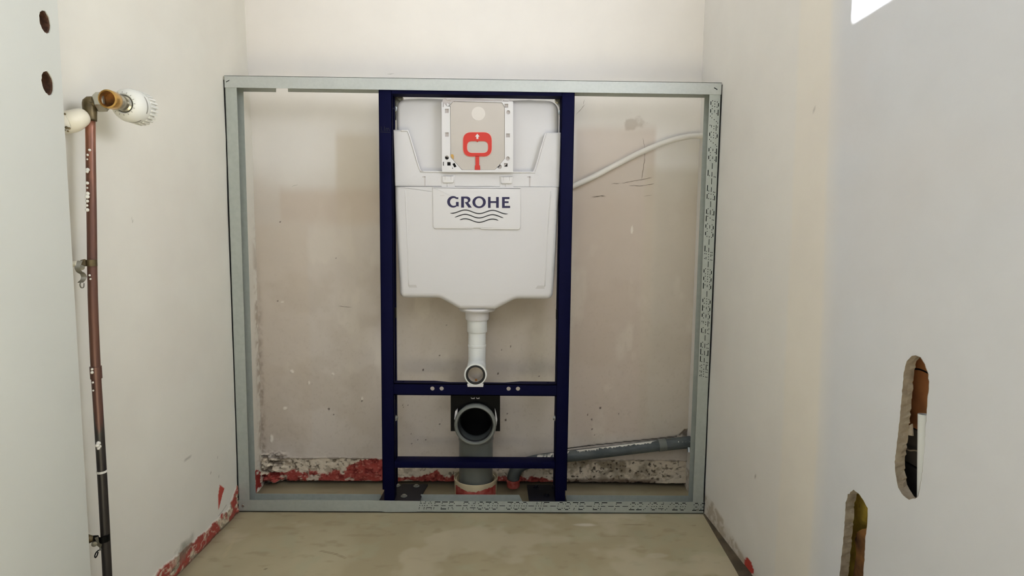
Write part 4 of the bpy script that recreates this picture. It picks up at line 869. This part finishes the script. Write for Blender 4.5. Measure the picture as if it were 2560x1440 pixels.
# two pipe clips with hanging straps
def clip(u, v, lab, mS, mB, k=1.0):
    c_ = Vector(atX(u, v, XP)); r = .0078
    e = empty('pipe_clip', tuple(c_), lab, 'pipe clip', 'clips on the copper riser pipe')
    ax = Vector((c_.x - CAM[0], c_.y - CAM[1], 0)).normalized()   # away from the lens position is only used to choose which side is worn
    b = NB(); ribbon(b, [(c_.x + r*math.cos(t), c_.y + r*math.sin(t), c_.z) for t in np.linspace(-2.9, 1.2, 18)], .0105, (0, 0, 1), .0012); obj('band', b, mB, e, smooth=.8)
    # ear reaching left to the screw
    ear = Vector(atX(u-26, v+2, XP-.006))
    b = NB(); ribbon(b, [c_ + Vector((-.0072, -.004, 0)), (c_+ear)/2 + Vector((0, -.002, .001)), ear], .0115, (0, 0, 1), .0014); obj('ear', b, mB, e)
    b = NB(); lathe(b, [(0, 0), (.0042, 0), (.0042, .003), (.0015, .0036), (0, .0036)], ear + Vector((.004, -.004, -.006)), (.5, -.8, 0), 14); obj('screw', b, M_STRAP, e, smooth=.6)
    return e, c_, ear
def hang(e, pts_uv, m, wd=.0075):
    P_ = [Vector(atX(u, v, XP-.004)) for u, v in pts_uv]; S_ = []
    for i in range(len(P_)-1):
        p0, p1, p2, p3 = P_[max(i-1, 0)], P_[i], P_[i+1], P_[min(i+2, len(P_)-1)]
        for k in range(5):
            t = k/5; S_.append(.5*((2*p1) + (p2-p0)*t + (2*p0-5*p1+4*p2-p3)*t*t + (3*p1-p0-3*p2+p3)*t**3))
    S_.append(P_[-1]); b = NB(); ribbon(b, S_, wd, (.62, .78, 0), .0013); return obj('strap', b, m, e, smooth=.9)
e1, c1_, ear1 = clip(228, 657, 'steel pipe clip with S-shaped hanging strap half way up the copper pipe', M_STRAP, M_OLDB)
hang(e1, ((200, 652), (196, 660), (194, 670), (198, 679), (206, 684), (210, 692), (207, 700), (201, 706)), M_STRAP)
b = NB(); P_ = [Vector(atX(u, v, XP-.004)) for u, v in ((202, 705), (200, 712), (203, 719), (209, 718), (210, 708))]; sweep(b, P_, .0009, 8, True, 4); obj('strap_hook', b, M_STRAP, e1, smooth=True)
s0 = Vector(atX(192, 660, XP-.006)); b = NB(); lathe(b, [(0, 0), (.0045, 0), (.0050, .012), (.010, .016), (.0115, .030), (.0125, .040), (0, .040)], s0, (-1, -.25, .02), 20); obj('wall_plug', b, M_OLDP, e1, smooth=.6)
e2, c2_, ear2 = clip(260, 1345, 'dark painted pipe clip with looped strap near the floor on the copper pipe', M_STRAP, M_BLK)
hang(e2, ((240, 1343), (241, 1350), (242, 1357), (248, 1362), (254, 1368), (250, 1375), (246, 1377)), M_STRAP, .006)
b = NB(); P_ = [Vector(atX(u, v, XP-.004)) for u, v in ((246, 1376), (240, 1382), (237, 1390), (239, 1394), (243, 1388), (245, 1380))]; sweep(b, P_, .0010, 8, True, 4); obj('strap_hook', b, M_BLK, e2, smooth=True)
s0 = Vector(atX(234, 1347, XP-.006)); b = NB(); lathe(b, [(0, 0), (.0045, 0), (.0070, .006), (.0095, .012), (.0105, .024), (.0095, .036), (0, .036)], s0, (-1, -.25, .02), 20); obj('wall_plug', b, M_OLDB, e2, smooth=.6)
# cream painted pipe stub
b = NB(); P_ = [Vector(atX(128, 310, -.625))] + [Vector(atX(u, v, x)) for u, v, x in ((158, 307, -.620), (180, 303, -.612), (198, 295, -.606), (208, 290, -.604), (213, 288, -.603), (216, 287, -.602))]
sweep(b, P_, [.0175, .0175, .0172, .0150, .0125, .0085, .003], 28, True, 5); tag(obj('painted_pipe_stub', b, M_OLDP, smooth=True), 'blunt cream painted pipe stub ending in front of the copper pipe', 'pipe stub')

stb = bpy.data.objects['painted_pipe_stub']; rs = random.Random(2)
for u, v, r in ((166, 319, .0024), (173, 321, .0020), (161, 325, .0018), (170, 328, .0016), (162, 285, .0018), (205, 313, .0012)):
    c_ = Vector(atX(u, v, -.606)); toc = Vector(CAM) - c_; toc.normalize(); c_ = Vector(atX(u, v, -.612)) + toc*.0155
    b = NB(); lathe(b, [(0, .0006), (r*.8, .0004), (r, -.001)], c_, toc, 7, rs.random()*3); obj('bare_patch', b, M_OLDB, stb)
# radiator valve
va = empty('radiator_valve', tuple(atX(268, 247, -.565)), 'thermostatic radiator valve with white head and open brass outlet atop the copper pipe', 'valve')
O_ = Vector(atX(268, 247, -.565)); Eh = Vector(atY(372, 278, O_.y+.115)); ax = (Eh-O_).normalized(); LN = (Eh-O_).length
Rb = .0146
b = NB(); lathe(b, [(Rb*.80, .001), (Rb*.84, -.0005), (Rb, .0002), (Rb*1.02, .003), (Rb, .016), (.0120, .020), (.0105, .022)], O_, ax, 40); obj('outlet', b, M_BRASS, va, smooth=.7, label='bright brass open outlet')
b = NB(); lathe(b, [(Rb*.82, .0), (Rb*.78, .014), (.006, .018), (0, .018)], O_, ax, 36); obj('outlet_bore', b, M_BRASSI, va, smooth=.7)
b = NB(); lathe(b, [(.0112, .018), (.0122, .024), (.0122, .034), (.0108, .036), (.0108, .040), (.0135, .042), (.0140, .060), (.0140, .068)], O_, ax, 36); obj('valve_body', b, M_NICK, va, smooth=.7)
R1 = .0280
hp = .047
b = NB(); lathe(b, [(.0145, hp-.004), (.0165, hp-.006), (.019, hp-.005), (.0225, hp-.002), (R1*.93, hp+.004), (R1, hp+.012), (R1, hp+.024), (R1*.96, hp+.027), (R1*.92, hp+.044), (R1*.84, hp+.047), (0, hp+.048)], O_, ax, 56); hd = obj('thermostat_head', b, M_HEAD, va, smooth=.6, label='white plastic head')
u_, v_, w__ = frame_of(ax)
for k in range(26):
    t = 2*PI*k/26; dr_ = u_*math.cos(t) + v_*math.sin(t); tn = -u_*math.sin(t) + v_*math.cos(t)
    b = NB(); base = O_ + w__*(hp+.027) + dr_*(R1*.93)
    vs = [b.verts.new(base + dr_*a1 + tn*b1 + w__*c1) for a1, b1, c1 in ((-.001, -.0019, 0), (.0022, -.0016, .001), (.0022, .0016, .001), (-.001, .0019, 0), (-.002, -.0019, .0195), (.0030, -.0016, .0190), (.0030, .0016, .0190), (-.002, .0019, .0195))]
    for q in ((0, 1, 2, 3), (4, 5, 6, 7), (0, 1, 5, 4), (1, 2, 6, 5), (2, 3, 7, 6), (3, 0, 4, 7)): b.faces.new([vs[i] for i in q])
    obj('grip_rib', b, M_HEAD, hd)
for ac in (.2, 1.77, 3.34, 4.9):      # the long curved slots around the head's collar
    b = NB(); prev = None
    for k in range(15):
        t = ac + 1.05*k/14; dr_ = u_*math.cos(t) + v_*math.sin(t); r = [b.verts.new(O_ + w__*(hp+h0) + dr_*(R1*1.004+.0002)) for h0 in (.0135, .0160)]
        if prev: b.faces.new((prev[0], prev[1], r[1], r[0]))
        prev = r
    obj('collar_slot', b, mat('slot_grey', (140, 138, 128), .6) if ac == .2 else bpy.data.materials['slot_grey'], hd, recalc=False)
for k in range(16):
    t = 2*PI*k/16; dr_ = u_*math.cos(t) + v_*math.sin(t); tn = -u_*math.sin(t) + v_*math.cos(t); c_ = O_ + w__*(hp-.0062) + dr_*.0185
    b = NB(); b.faces.new([b.verts.new(c_ + dr_*a1 + tn*b1 - w__*(.0 - a1*.35)) for a1, b1 in ((-.0012, -.0005), (.0012, -.0005), (.0012, .0005), (-.0012, .0005))]); obj('dial_tick', b, bpy.data.materials['slot_grey'], hd, recalc=False)
# union nut and tarnished elbow leading to the copper pipe
ep = Vector(atX(226, 262, XP)); ts = (O_ + ax*.022); nd = (ep + Vector((0, 0, .004)) - ts).normalized()
b = NB(); lathe(b, [(0, .0125), (.0135, .0125), (.0160, .0145), (.0160, .0265), (.0135, .0285), (0, .0285)], ts, nd, 6, .3); obj('union_nut', b, M_NICK, va, smooth=.4)
b = NB(); q_ = ts + nd*.0275; tp = Vector(pth[0]); sweep(b, [q_ - nd*.004, q_ + (ep-q_)*.4, ep + Vector((0, 0, .002)), tp + Vector((0, 0, .012)), tp + Vector((0, 0, -.004))], [.0100, .0100, .0112, .0098, .0088], 20, True, 4); obj('elbow', b, M_OLDB, va, smooth=True)
